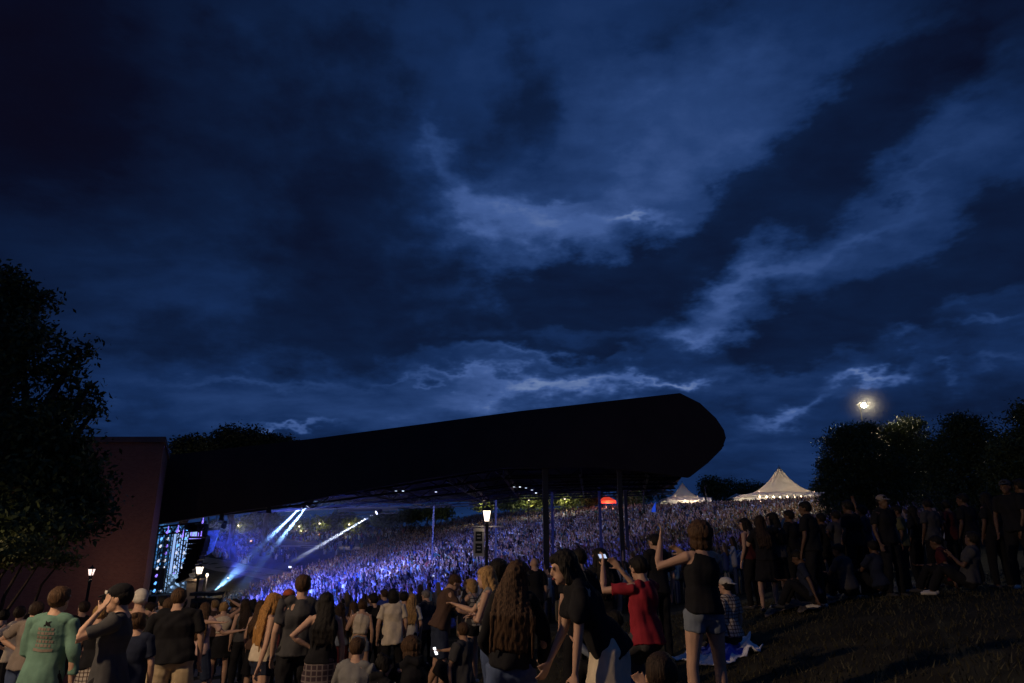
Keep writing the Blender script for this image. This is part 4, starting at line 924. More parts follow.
def person(px, py, Y, face=0, h=1.72, w=1.0, label='', top='tee', tc='black', bot='jeans', bc='ddenim', hair='short', hc='brown', skin='fair',
           la=((-.25, -.1, -1), (.0, .35, -1)), ra=((.25, -.1, -1), (.0, .35, -1)), ll=((-.06, .05, -1), (0, -.05, -1)), rl=((.06, .05, -1), (0, -.05, -1)),
           lean=0, tilt=0, headrot=(0, 0), fem=False, sit=False, vox=.0105, feet=None, extra=None, group=None, cap=None, facecam=False):
    """px,py = top of the head in the photograph, Y metres ahead; face = heading in degrees (0 away from the camera, 90 to the left)"""
    NP[0] += 1; S_ = h/1.75; s = S_; wd = w*s*.93; r0 = random.Random(NP[0]*7+1)
    if not sit and lean == 0 and tilt == 0: lean = r0.uniform(-3, 5); tilt = r0.uniform(-4, 4)
    if headrot == (0, 0): headrot = (r0.uniform(-32, 32), r0.uniform(-12, 6))
    if ll == ((-.06, .05, -1), (0, -.05, -1)): ll = ((-.06-r0.uniform(0, .1), r0.uniform(-.04, .14), -1), (0, -.06, -1)); rl = ((.06+r0.uniform(0, .1), r0.uniform(-.04, .14), -1), (0, -.06, -1))
    t = empty('person', (0, 0, 0)); tag(t, label, 'person', group)
    # --- skeleton in the local frame: x right, y forward, z up, pelvis at the origin
    B = rot(-lean, 'X') @ rot(tilt, 'Y')
    V3 = lambda x, y, z: Vector((x*wd, y*s, z*s)); U = lambda x, y, z: B @ V3(x, y, z)
    hipw = .095 if fem else .088; shw = .152 if fem else .178
    pel = Vector((0, 0, 0)); waist = U(0, .01, .16); chest = U(0, .0, .36); neck = U(0, -.01, .52); 
    Hh = rot(headrot[1], 'X'); Hz = rot(headrot[0], 'Z'); HB = B @ Hz @ rot(-headrot[1], 'X') if True else B
    HB = B @ Hz @ Hh
    hb = U(0, .0, .535); hc_ = hb + HB @ Vector((0, .025*s, .095*s))
    sh = {-1: U(-shw, -.005, .452), 1: U(shw, -.005, .452)}; arm = {-1: la, 1: ra}; leg = {-1: ll, 1: rl}; el_ = {}; wr = {}; wd_ = {}
    for q in (-1, 1):
        a, b = Vector(arm[q][0]).normalized(), Vector(arm[q][1]).normalized()
        el_[q] = sh[q]+a*.285*s; wr[q] = el_[q]+b*.245*s; wd_[q] = b
    hip = {q: V3(q*hipw, 0, -.05) for q in (-1, 1)}; kn = {}; an = {}
    for q in (-1, 1):
        a, b = Vector(leg[q][0]).normalized(), Vector(leg[q][1]).normalized(); kn[q] = hip[q]+a*.42*s; an[q] = kn[q]+b*.40*s
    lowest = min(an[-1].z, an[1].z)-.075*s if not sit else min(-.13*s, an[-1].z-.07*s, an[1].z-.07*s)
    fw = Vector((0, 1, 0))
    # --- body: one continuous surface
    mb = MB(); X = B @ Vector((1, 0, 0))
    loft(mb, [(pel-Vector((0, 0, .06*s)), .15*wd, .10*s), (pel+U(0, 0, .02), .165*wd, .108*s), (waist, (.120 if fem else .138)*wd, .092*s), (U(0, .01, .27), .145*wd, .105*s), (chest, (.155 if fem else .172)*wd, .112*s), (U(0, -.01, .455), .15*wd, .085*s), (neck, .072*s, .064*s)], X, 14)
    for q in (-1, 1):
        ell(mb, pel+V3(q*.075, -.035, -.035), (.082*wd, .080*s, .09*s))
        ell(mb, U(q*.085, -.02, .470), (.080*wd, .048*s, .042*s))
        if fem: ell(mb, U(q*.075, .085, .34), (.058*s, .05*s, .055*s))
        loft(mb, [(sh[q]-X*q*.06*s, .06*s, .055*s), (sh[q], .056*s, .052*s), (sh[q].lerp(el_[q], .4), .044*s, .043*s), (el_[q], .036*s, .035*s), (el_[q].lerp(wr[q], .3), .038*s, .034*s), (wr[q], .025*s, .021*s)], X, 10)
        hand(mb, wr[q], wd_[q], s, (X*-q*.6+fw*.8) if not extra or 'thumb' not in extra else extra['thumb'])
        f_ = 1.08 if fem else 1.0
        loft(mb, [(hip[q]+Vector((0, 0, .04*s)), .09*wd, .095*s), (hip[q].lerp(kn[q], .3), .082*wd*f_, .088*s), (hip[q].lerp(kn[q], .75), .062*wd, .064*s), (kn[q], .052*s, .056*s), (kn[q].lerp(an[q], .3), .052*s, .058*s), (kn[q].lerp(an[q], .75), .036*s, .040*s), (an[q], .032*s, .036*s)], Vector((1, 0, 0)), 10)
        fd = fw if an[q].z < kn[q].z-.1 else Vector((0, .3, -1)).normalized()
        if feet: fd = Vector(feet).normalized()
        loft(mb, [(an[q]-Vector((0, 0, .045*s))-fd*.05*s, .032*s, .03*s), (an[q]-Vector((0, 0, .045*s))+fd*.05*s, .040*s, .030*s), (an[q]-Vector((0, 0, .052*s))+fd*.14*s, .045*s, .020*s)], Vector((1, 0, 0)), 8)
    loft(mb, [(neck-B @ Vector((0, 0, .03*s)), .064*s, .060*s), (hb, .057*s, .060*s), (hb+HB @ Vector((0, .01*s, .05*s)), .055*s, .06*s)], X, 10)
    hd = lambda x, y, z: hc_+HB @ Vector((x*s, y*s, z*s))
    ell(mb, hd(0, -.012, .022), (.074*s, .094*s, .092*s), HB, 16, 12)
    ell(mb, hd(0, .022, -.048), (.055*s, .062*s, .062*s), HB)
    ell(mb, hd(0, .066, -.085), (.026*s, .022*s, .02*s), HB, 8, 6)
    loft(mb, [(hd(0, .082, .018), .008*s, .008*s), (hd(0, .100, -.018), .013*s, .014*s), (hd(0, .082, -.026), .014*s, .01*s)], HB @ Vector((1, 0, 0)), 8)
    loft(mb, [(hd(-.018, .080, -.052), .007*s, .008*s), (hd(0, .088, -.052), .008*s, .011*s), (hd(.018, .080, -.052), .007*s, .008*s)], HB @ Vector((0, 1, 0)), 6)
    for q in (-1, 1):
        ell(mb, hd(q*.076, -.005, -.005), (.010*s, .020*s, .032*s), HB, 8, 6); ell(mb, hd(q*.033, .073, .03), (.022*s, .012*s, .010*s), HB, 8, 6)
    body = remesh(mb, 'body', SK[skin], t, vox*.9, 2)
    if facecam:
        for q in (-1, 1):
            e = MB(); ell(e, hd(q*.031, .076, .012), (.011*s, .006*s, .006*s), HB, 8, 6); e.build('eye', mat('eye_dark', (.03, .02, .015), .2), t, True)
            e = MB(); ell(e, hd(q*.031, .085, .030), (.018*s, .006*s, .003*s), HB, 8, 6); e.build('eyebrow', HR['black'], t, True)
        e = MB(); ell(e, hd(0, .090, -.051), (.021*s, .010*s, .008*s), HB, 8, 6); e.build('lips', mat('lips', (.35, .09, .08), .4), t, True)
    # --- lower clothes
    if bot:
        mb = MB(); cut = {'jeans': 1.0, 'shorts': .42 if not fem else .22, 'long_shorts': .62, 'mini': .2, 'skirt': .3}.get(bot, 1.0); g_ = .016*s
        if bot in ('skirt', 'mini', 'long_skirt', 'wrap'):
            L2 = {'skirt': .42, 'mini': .30, 'long_skirt': .62, 'wrap': .5}[bot]; mid = (kn[-1]+kn[1])/2; dn = ((mid-pel).normalized())
            if extra and 'skirtdir' in extra: dn = Vector(extra['skirtdir']).normalized()
            loft(mb, [(pel+U(0, 0, .10), .150*wd, .118*s), (pel, .188*wd, .142*s), (pel+dn*L2*.5*s, .205*wd, .16*s), (pel+dn*L2*s, .235*wd, .18*s)], (1, 0, 0), 18, close=False)
        else:
            loft(mb, [(pel+U(0, 0, .085), (.140 if fem else .152)*wd, .112*s), (pel, .178*wd, .125*s), (pel-Vector((0, 0, .07*s)), .165*wd, .115*s)], X, 14)
            for q in (-1, 1):
                ell(mb, pel+V3(q*.078, -.040, -.035), (.088*wd, .086*s, .095*s))
                if cut <= .5 or bot == 'long_shorts':
                    c2 = min(cut*1.35, .98) if bot != 'mini' else .3; e = hip[q].lerp(kn[q], c2)
                    loft(mb, [(hip[q]+Vector((0, 0, .04*s)), .10*wd, .105*s), (hip[q].lerp(kn[q], c2*.5), .099*wd, .104*s), (e, .098*wd, .102*s)], (1, 0, 0), 12, close=False)
                    if bot == 'long_shorts': loft(mb, [(e, .092*wd, .098*s), (kn[q].lerp(an[q], .02), .086*wd, .09*s)], (1, 0, 0), 12, close=False)
                else:
                    loft(mb, [(hip[q]+Vector((0, 0, .04*s)), .098*wd, .103*s), (hip[q].lerp(kn[q], .35), .094*wd, .098*s), (hip[q].lerp(kn[q], .8), .074*wd, .077*s), (kn[q], .067*s, .070*s), (kn[q].lerp(an[q], .35), .066*s, .070*s), (kn[q].lerp(an[q], .85), .054*s, .058*s), (an[q]-Vector((0, 0, .01)), .056*s, .062*s)], (1, 0, 0), 12, close=False)
        remesh(mb, 'skirt' if 'skirt' in bot or bot in ('wrap', 'mini') else ('shorts' if 'shorts' in bot else 'trousers'), CL[bc], t, vox, 3, .009*s, 26, NP[0], (1, 1, .6), bias=.9)
    # --- upper clothes
    if top:
        mb = MB(); lo = {'crop': .14, 'tank': -.02, 'tee': -.06, 'long': -.09, 'hoodie': -.06, 'tunic': -.16}[top]; e_ = .016*s+(.01*s if top == 'hoodie' else 0)
        if sit and lo < 0: lo = -.03
        if extra and 'lo' in extra: lo = extra['lo']
        W_ = (.150 if fem else .168)*wd
        base = [(U(0, 0, lo) if lo > -.03 else pel+B @ Vector((0, -.005*s, lo*s)), W_+.036*s if lo < .1 else (.128 if fem else .14)*wd+e_, .146*s+e_ if lo < .1 else .100*s+e_)]
        if lo < .1: base.append((U(0, 0, .09), W_+.014*s, .118*s+e_))
        base += [(U(0, .01, .20), (.128 if fem else .150)*wd+e_, .094*s+e_), (U(0, .01, .28), (.148 if fem else .16)*wd+e_, .107*s+e_), (chest, (.160 if fem else .172)*wd+e_*.8, .114*s+e_), (U(0, -.008, .44), (.13 if top == 'tank' else .150)*wd+e_*.5, .088*s+e_), (U(0, -.008, .485), (.088 if top == 'tank' else .115)*wd, (.066 if top == 'tank' else .078)*s+e_*.5)]
        if top != 'tank' and top != 'crop': base.append((neck-B @ Vector((0, 0, .012*s)), .078*s+e_*.4, .070*s+e_*.4))
        loft(mb, base, X, 18, close=False)
        for q in (-1, 1):
            if top not in ('tank', 'crop'): ell(mb, U(q*.085, -.018, .470), (.098*wd, .066*s, .060*s))
            if fem: ell(mb, U(q*.075, .09, .34), (.064*s, .055*s, .06*s))
            if top in ('tank', 'crop'):
                loft(mb, [(U(q*.085, .06, .44), .022*s, .012*s), (U(q*.095, -.01, .525), .022*s, .014*s), (U(q*.085, -.075, .44), .022*s, .012*s)], X, 8); continue
            if top == 'tee' or top == 'tunic':
                loft(mb, [(sh[q]-X*q*.07*s, .060*s, .062*s), (sh[q], .062*s, .062*s), (sh[q].lerp(el_[q], .35), .059*s, .060*s), (sh[q].lerp(el_[q], .70), .062*s, .060*s)], X, 12, close=False)
            else:
                k_l = .66 if extra and extra.get('pushed') else .97
                loft(mb, [(sh[q]-X*q*.07*s, .060*s, .062*s), (sh[q], .060*s, .060*s), (sh[q].lerp(el_[q], .5), .053*s, .052*s), (el_[q], .047*s, .046*s), (el_[q].lerp(wr[q], .5), .044*s, .041*s), (el_[q].lerp(wr[q], k_l), .038*s, .034*s)], X, 12, close=False)
        if top == 'hoodie':
            loft(mb, [(U(-.09, -.05, .53), .05*s, .05*s), (U(0, -.095, .50), .06*s, .07*s), (U(.09, -.05, .53), .05*s, .05*s)], (0, 0, 1), 10)
        remesh(mb, {'tank': 'tank_top', 'crop': 'crop_top', 'hoodie': 'hoodie', 'long': 'long_sleeve_shirt'}.get(top, 'shirt'), CL[tc], t, vox, 3, .012*s, 20, NP[0]+90, (1, 1, .7), bias=1.3)
    # --- hair
    hm = HR.get(hc, HR['brown']); mb = MB()
    if hair != 'bald' and not (cap and cap[0] == 'beanie'):
        ell(mb, hd(0, -.030, .034), (.087*s, .096*s, .100*s), HB, 16, 10); ell(mb, hd(0, .015, .072), (.070*s, .072*s, .050*s), HB)
        if hair in ('long', 'wavy', 'bun', 'bob'):
            for q in (-1, 1): ell(mb, hd(q*.062, -.01, .0), (.028*s, .05*s, .07*s), HB)
        if hair in ('long', 'wavy'):
            wv = 1.0 if hair == 'long' else 1.35; dn = extra.get('hairdir') if extra and 'hairdir' in extra else None
            q0, q1, q2, q3 = hd(0, -.06, .02), hd(0, -.085, -.10), U(0, -.125, .36), U(0, -.135, .20 if hair == 'long' else .13)
            if dn: q2 = q1+Vector(dn)*.2*s; q3 = q2+Vector(dn)*.18*s
            loft(mb, [(q0, .08*s, .06*s), (q1, .085*s*wv, .058*s), (q2, .115*s*wv, .042*s*wv), (q3, .085*s*wv, .026*s)], X, 14)
            R = random.Random(NP[0])
            for k in range(9):
                x = (k/8-.5)*.2*wv; loft(mb, [(q1+X*x*.7*s, .022*s, .02*s), (q2+X*x*1.15*s+Vector((0, -.02*s, 0)), .02*s, .018*s), (q3+X*(x*1.1+R.uniform(-.015, .015))*s-Vector((0, .0, R.uniform(.0, .07)*s)), .010*s, .009*s)], X, 6)
            for q in (-1, 1): loft(mb, [(hd(q*.07, .0, .02), .025*s, .04*s), (hd(q*.08, -.01, -.09), .026*s, .04*s), (U(q*.085, -.06, .44), .035*s, .035*s)], X, 8)
        if hair == 'bob':
            loft(mb, [(hd(0, -.05, .04), .09*s, .07*s), (hd(0, -.06, -.04), .098*s, .075*s), (hd(0, -.06, -.12), .085*s, .05*s)], X, 12)
        if hair == 'bun': ell(mb, hd(0, -.09, .10), (.042*s, .042*s, .040*s), HB)
        if hair == 'curly': ell(mb, hd(0, -.035, .045), (.118*s, .115*s, .115*s), HB); ell(mb, hd(0, -.05, -.05), (.105*s, .075*s, .09*s), HB)
        remesh(mb, 'hair', hm, t, .008, 2, .0035*s if hair in ('long', 'wavy', 'curly') else .0025*s, 150, NP[0]+7, (1, 1, .25))
    if cap:
        kind, cc = cap[0], cap[1]; mb = MB(); M_c = CL[cc]
        if kind in ('cap', 'capback'):
            ell(mb, hd(0, -.018, .062), (.088*s, .104*s, .075*s), HB, 16, 10); f_ = 1 if kind == 'cap' else -1
            loft(mb, [(hd(0, f_*.07-.01, .055), .075*s, .010*s), (hd(0, f_*.125-.01, .048), .066*s, .008*s), (hd(0, f_*.165-.01, .040), .040*s, .006*s)], HB @ Vector((1, 0, 0)), 14)
            remesh(mb, 'cap', M_c, t, .007, 2)
            if len(cap) > 2:
                e = MB(); loft(e, [(hd(-.05, f_*.088-.01, .068), .006*s, .016*s), (hd(0, f_*.112-.01, .07), .006*s, .018*s), (hd(.05, f_*.088-.01, .068), .006*s, .016*s)], HB @ Vector((0, 1, 0)), 8); e.build('cap_panel', CL[cap[2]], t, True)
        elif kind == 'hat':
            ell(mb, hd(0, -.01, .075), (.090*s, .10*s, .085*s), HB, 16, 10)
            mb2 = MB(); mb2.lathe((0, 0, 0), [(.06*s, .0), (.17*s, -.012*s), (.19*s, -.03*s), (.185*s, -.04*s), (.06*s, -.014*s)], 24)
            mb.add([hd(0, -.01, .055)+HB @ (rot(-18, 'X') @ v_) for v_ in map(Vector, mb2.v)], mb2.f); remesh(mb, 'sun_hat', M_c, t, .008, 2)
        elif kind == 'beanie':
            ell(mb, hd(0, -.018, .045), (.088*s, .103*s, .092*s), HB, 16, 10); ell(mb, hd(0, -.035, .02), (.086*s, .092*s, .07*s), HB); remesh(mb, 'knit_cap', M_c, t, .008, 2)
    # --- shoes
    if vox < .02 or True:
        for q in (-1, 1):
            fd = fw if an[q].z < kn[q].z-.1 else Vector((0, .3, -1)).normalized()
            if feet: fd = Vector(feet).normalized()
            mb = MB(); z_ = Vector((0, 0, .048*s))
            loft(mb, [(an[q]-z_-fd*.055*s, .037*s, .034*s), (an[q]-z_+fd*.05*s, .046*s, .036*s), (an[q]-z_-Vector((0, 0, .008))+fd*.15*s, .050*s, .026*s)], (1, 0, 0), 10)
            mb.build('shoe', CL['white' if NP[0] % 3 == 0 else 'dgrey'], t, True)
    # --- accessories handled in local space
    info = dict(t=t, wr=wr, wd=wd_, s=s, U=U, pel=pel, X=X, hd=hd, wd2=wd, chest=chest, el=el_, sh=sh, kn=kn, an=an, HB=HB)
    # --- place: the head top lands on the wanted pixel, the feet on the ground
    Rz = Matrix.Rotation(math.radians(face), 3, 'Z'); topl = hc_+HB @ Vector((0, -.02*s, .125*s)); off = Rz @ topl
    p = P(px, py, Y+off.y)
    x = p.x-off.x; y = p.y-off.y; z0 = gzf(x, y)
    if extra and 'zfix' in extra: z = extra['zfix']
    else: z = z0-lowest
    want = p.z-off.z; info['dz'] = want-z
    t.location = (x, y, z0)
    for c in t.children: c.location = (0, 0, (z-z0))
    DZ.append(round(info['dz'], 2)); PEOPLE.append(t)
    info['off'] = Vector((0, 0, z-z0)); t.rotation_euler = (0, 0, math.radians(face))
    print('P%02d %-52s dz=%+.2f' % (NP[0], label[:52], info['dz']))
    return info
def attach(i, mb, name, m):
    o = mb.build(name, m, i['t']); o.location = i['off']; return o
def held(i, q, name, label, cat, w_=.065, h_=.12, screen=None, tiltv=(0, 1, 0), lit=0):
    """phone held in hand q: a thing of its own, placed at the palm"""
    t = i['t']; Rz = Matrix.Rotation(t.rotation_euler.z, 3, 'Z'); c = t.location+Rz @ (i['off']+i['wr'][q]+i['wd'][q]*.11*i['s'])
    o = empty(name, c, t.rotation_euler.z); tag(o, label, cat)
    mb = MB(); mb.box((0, .006, .0), (w_, .009, h_)); mb.build('case', M_phonebody, o)
    mb = MB(); mb.box((0, .0, .0), (w_*.92, .002, h_*.9)); mb.build('screen', screen or M_phone, o)
    o.rotation_euler = (-.5, 0, t.rotation_euler.z)
    return o
# arm shorthands (left arm x mirrored by hand)
HANG_L = ((-.2, -.02, -1), (-.02, .25, -1)); HANG_R = ((.2, -.02, -1), (.02, .25, -1))
HIP_L = ((-.75, -.25, -.65), (.75, .25, -.45)); HIP_R = ((.75, -.25, -.65), (-.75, .25, -.45))
UP_L = ((-.5, .5, .35), (.1, .2, 1)); UP_R = ((.5, .5, .35), (-.1, .2, 1))
PHONE_L = ((-.3, .75, -.25), (.25, .35, .9)); PHONE_R = ((.3, .75, -.25), (-.25, .35, .9))
CROSS_L = ((-.3, .25, -1), (.9, .45, .1)); CROSS_R = ((.3, .25, -1), (-.9, .45, .15))
SITL = ((-.25, .75, .55), (.05, .55, -1)); SITR = ((.25, .75, .55), (-.05, .55, -1))
# lamp that lights the foreground from the left, just outside the picture
def near_lamp(x, y, H, power, label, aim=None):
    z0 = gzf(x, y); t = empty('street_lamp', (x, y, z0)); tag(t, label, 'street lamp')
    mb = MB(); mb.lathe((0, 0, 0), [(.17, 0), (.17, .15), (.11, .3), (.08, .8), (.05, H-.4), (.08, H-.3)], 10); mb.build('post', M_darksteel, t, True)
    mb = MB(); mb.lathe((0, 0, H-.3), [(.08, 0), (.17, .4), (.17, .42)], 8); mb.build('lantern', M_lampglass, t)
    mb = MB(); mb.lathe((0, 0, H+.13), [(.22, 0), (.1, .14), (.02, .2)], 8); mb.build('lantern_cap', M_darksteel, t)
    mb = MB(); mb.lathe((0, 0, 0), [(.75, 0), (.73, .03), (.3, .12), (.12, .14)], 16); o = mb.build('added_shade', M_darksteel, t); o.location = (.25, .15, H-.22)  # unseen disc added to keep the light off the tree crown
    if aim: spot_light('lantern_light', (.25, .15, H-.40), Vector((.25, .15, H-.40))+Vector(aim)-Vector((x, y, z0+H)), power, (1.0, .70, .42), 128, .5, .14, t); return
    point_light('lantern_light', (.25, .15, H-.40), power, (1.0, .70, .42), .14, t)
near_lamp(-6.8, 3.2, 5.6, 1200, 'tall lantern post on the plaza at the left, out of the picture', aim=(-.6, 7, 1))
near_lamp(-12.2, 10.2, 3.4, 240, 'short lantern post added under the huge dark tree to light the low leaves, out of the picture')  # unseen lamp added to light the low leaves
def F(*a, **k): return person(*a, **k)
# ---- left group
i = F(63, 577, 7.0, face=8, h=1.80, w=1.0, label='man seen from behind in green long sleeve shirt with pale back print', top='long', tc='green', bot='jeans', bc='black', hair='short', hc='brown',
      la=((-.16, .1, -1), (.3, .8, -.4)), ra=((.22, -.05, -1), (.0, .15, -1)), extra={'pushed': 1}, headrot=(-12, 5))
mb = MB()
def backpt(i, x, z, o=.0): return i['U'](x, -.115-o-.03*math.cos(x*9)+.03, z)
shirt_ = [c for c in i['t'].children if c.name.startswith('long_sleeve')][0]
def onshirt(mb, pts, fs):
    vs = []
    for x, z in pts:
        o = i['U'](x, -.5, z); ok, loc, no, _ = shirt_.ray_cast(o, Vector((0, 1, 0))); vs.append((loc if ok else i['U'](x, -.12, z))-Vector((0, .004, 0)))
    mb.add(vs, fs)
for r in range(5):
    z = .395-.035*r; x = -.075
    while x < .07:
        w_ = RNG.uniform(.012, .034); onshirt(mb, [(x, z), (x+w_, z), (x+w_, z+.024), (x, z+.024)], [(0, 1, 2, 3)]); x += w_+RNG.uniform(.004, .012)
g_ = [(-.09+.015*k, z) for z in (.212, .236) for k in range(13)]; onshirt(mb, [(x, z+.008*abs(x)/.09) for x, z in g_], [(k, k+1, k+14, k+13) for k in range(12)])
mb2 = MB(); onshirt(mb2, [(-.03, .43), (.035, .43), (.02, .455), (.03, .475), (0, .465), (-.02, .478), (-.015, .45)], [(0, 1, 2, 6), (2, 3, 4), (6, 4, 5), (2, 4, 6)]); attach(i, mb2, 'back_emblem', CL['black'])
attach(i, mb, 'back_print', CL['taupe'])
F(40, 597, 9.4, face=-15, h=1.70, w=1.0, label='person in taupe shirt and blue jeans with left hand on hip, behind the green shirt', top='tee', tc='taupe', bot='jeans', bc='denim', hair='short', hc='dbrown', la=HIP_L, tilt=4)
F(20, 607, 11.5, face=50, h=1.70, label='slim person in pale cream shirt at far left, facing the stage', tc='cream', bc='black', hc='dbrown', la=HIP_L)
F(5, 609, 12.5, face=20, h=1.72, label='person in near black clothes standing at the left picture edge', tc='dgrey', bc='black', hc='black')
F(86, 600, 12.5, face=30, h=1.74, label='dark haired person whose head shows just right of the green shirt', tc='black', bc='black', hc='dbrown')
F(110, 585, 12.0, face=70, h=1.80, label='dark capped man in profile looking left, behind the cap wearing man', tc='black', bc='black', hc='black', cap=('cap', 'black'))
F(101, 603, 9.3, face=20, h=1.62, fem=True, label='blond woman in black tank top with pale plaid shirt tied round her waist', top='tank', tc='black', bot='wrap', bc='plaid_light', hair='bun', hc='blond', la=((-.3, .2, -1), (.3, .8, -.3)), ra=((.3, .1, -1), (0, .5, -1)))
i = F(121, 589, 6.4, face=105, h=1.76, w=1.05, label='man in black and white cap raising his hand to his face, facing left', top='tee', tc='dgrey', bot='jeans', bc='black', hair='short', hc='black', cap=('cap', 'black', 'white'),
      la=((-.30, .9, -.42), (.30, -.50, .85)), ra=((.2, .1, -1), (0, .3, -1)), headrot=(6, -8), facecam=True)
F(143, 582, 9.2, face=35, h=1.80, label='man in white knit cap and dark sleeveless top, back to the camera', top='tank', tc='olive', bot='jeans', bc='black', hair='bald', cap=('beanie', 'white'), la=((-.3, .3, -1), (.2, .9, .1)), ra=((.4, .2, -1), (.1, .6, -.8)))
F(139, 611, 7.6, face=20, h=1.52, fem=True, label='short brown haired person in navy top between the caps', tc='navy', bc='black', hair='bun', hc='brown')
F(165, 590, 13.0, face=40, h=1.76, label='young man with grey shirt and black backpack near the booth', tc='greyblue', bc='black', hc='black', extra=None)
F(184, 594, 14.5, face=30, h=1.72, label='dark headed person in pale shirt behind the backpack wearer', tc='white', bc='black', hc='black')
F(152, 596, 12.2, face=-30, h=1.66, label='person in white print shirt half hidden behind the white knit cap', tc='white', bc='black', hc='dbrown')
F(179, 597, 8.8, face=22, h=1.78, w=1.32, label='heavy man in black tee shirt and khaki shorts, back to the camera', top='tee', tc='black', bot='long_shorts', bc='khaki', hair='short', hc='brown', ra=((.28, .05, -1), (.05, .2, -1)), la=((-.3, .4, -.8), (.1, 1, .2)))
F(170, 603, 10.2, face=20, h=1.68, label='person in rust red shirt with an arm round the heavy man', tc='rust', bc='black', hc='brown', ra=((1, -.1, -.1), (.9, -.1, -.05)))
# ---- plaza couple and friends
F(207, 595, 12.0, face=5, h=1.66, w=1.05, fem=True, label='woman in pale pink top and dark denim shorts, back to the camera', top='tee', tc='pink', bot='long_shorts', bc='ddenim', hair='long', hc='brown', la=((-.7, -.1, -.8), (.3, .6, .5)), ra=((.6, .2, -.6), (.8, .2, .1)))
F(224, 603, 14.3, face=15, h=1.64, fem=True, label='blond woman with bare legs in black skirt beside the pink top', top='crop', tc='cream', bot='mini', bc='black', hair='bun', hc='blond', la=((-.6, 0, -.7), (-.3, .2, .4)), ra=((.5, .2, .4), (-.7, .1, .4)))
F(236, 600, 14.6, face=-20, h=1.70, label='person in dark grey shirt and black trousers, right of the black skirt', tc='dgrey', bc='black', hc='dbrown', la=((-.4, .3, -.8), (-.2, .8, .2)))
F(246, 600, 14.2, face=30, h=1.70, fem=True, label='slim woman with long dark hair and bare arm, left of the black and white top', top='tank', tc='dgrey', bot='jeans', bc='black', hair='long', hc='dbrown')
F(253, 600, 15.5, face=10, h=1.68, fem=True, label='woman in white top and black vest on the plaza', tc='white', bc='black', hair='long', hc='black')
F(262, 597, 12.5, face=-10, h=1.70, fem=True, label='woman with tan bare shoulders and dark skirt behind the yellow hair', top='tank', tc='brown', bot='skirt', bc='black', hair='long', hc='brown')
F(216, 598, 17.0, face=30, h=1.72, label='person with blond hair in the second row of the plaza', tc='brown', bc='black', hc='blond')
F(196, 594, 17.5, face=30, h=1.75, label='person in dark clothes in front of the booth', tc='maroon', bc='black', hc='black')
# ---- yellow hair and plaid
F(276, 599, 8.6, face=-55, h=1.66, fem=True, label='woman with big orange yellow hair in cream tank top and dark shorts', top='tank', tc='cream', bot='shorts', bc='navy', hair='wavy', hc='orange', headrot=(0, -10), lean=4,
  la=((-.2, .3, -1), (0, .6, -.8)), ra=((.3, -.25, -1), (.1, -.3, -1)), extra={'hairdir': (0, -.2, -1)})
F(289, 598, 10.2, face=20, h=1.70, label='person in orange cap between the yellow hair and the tall man', tc='maroon', bc='black', hc='dbrown', cap=('capback', 'rust'))
F(303, 590, 8.4, face=25, h=1.84, w=1.05, label='tall brown haired man in grey and black shirt, left of the plaid waist', top='tee', tc='dgrey', bot='jeans', bc='black', hair='short', hc='brown', headrot=(-30, 0))
F(326, 601, 8.2, face=12, h=1.62, fem=True, w=1.08, label='woman with long black hair and dark plaid shirt tied round her waist', top='tank', tc='black', bot='wrap', bc='plaid_dark', hair='long', hc='black', la=HIP_L, ra=((.25, .05, -1), (0, .2, -1)))
F(341, 599, 13.6, face=20, h=1.64, fem=True, label='woman in grey tank top and dark red skirt with bare legs', top='tank', tc='greyblue', bot='skirt', bc='maroon', hair='long', hc='dbrown', ra=((.3, .3, -.9), (.2, .3, -1)))
F(354, 601, 13.8, face=-10, h=1.64, fem=True, label='woman with brown hair in tan top, right of the red skirt', top='tank', tc='khaki', bot='shorts', bc='dgrey', hair='long', hc='brown')
F(363, 600, 13.3, face=15, h=1.66, fem=True, label='woman in pale crop top and grey denim shorts', top='crop', tc='cream', bot='shorts', bc='greyblue', hair='bun', hc='brown', la=((-.4, .2, -.8), (.3, .5, .9)))
F(373, 600, 13.6, face=20, h=1.74, label='man in black beside the grey denim shorts', tc='black', bc='black', hc='black')
F(393, 595, 13.0, face=15, h=1.74, w=1.05, label='dark haired person in long cream tee shirt, back to the camera', top='tunic', tc='cream', bot='jeans', bc='black', hair='bob', hc='black')
F(404, 598, 14.2, face=5, h=1.70, label='person in maroon behind the long cream shirt', tc='maroon', bc='black', hc='black')
F(413, 597, 14.2, face=10, h=1.64, fem=True, label='woman with long blond hair and pale lilac top', top='tee', tc='white', bot='jeans', bc='black', hair='long', hc='blond')
F(425, 600, 15.0, face=40, h=1.66, label='person in black and white between the blond hair and the couple', tc='dgrey', bc='black', hc='grey')
F(384, 598, 17.0, face=30, h=1.7, label='person in blue shirt behind the long cream shirt', tc='blue', bc='black', hc='brown')
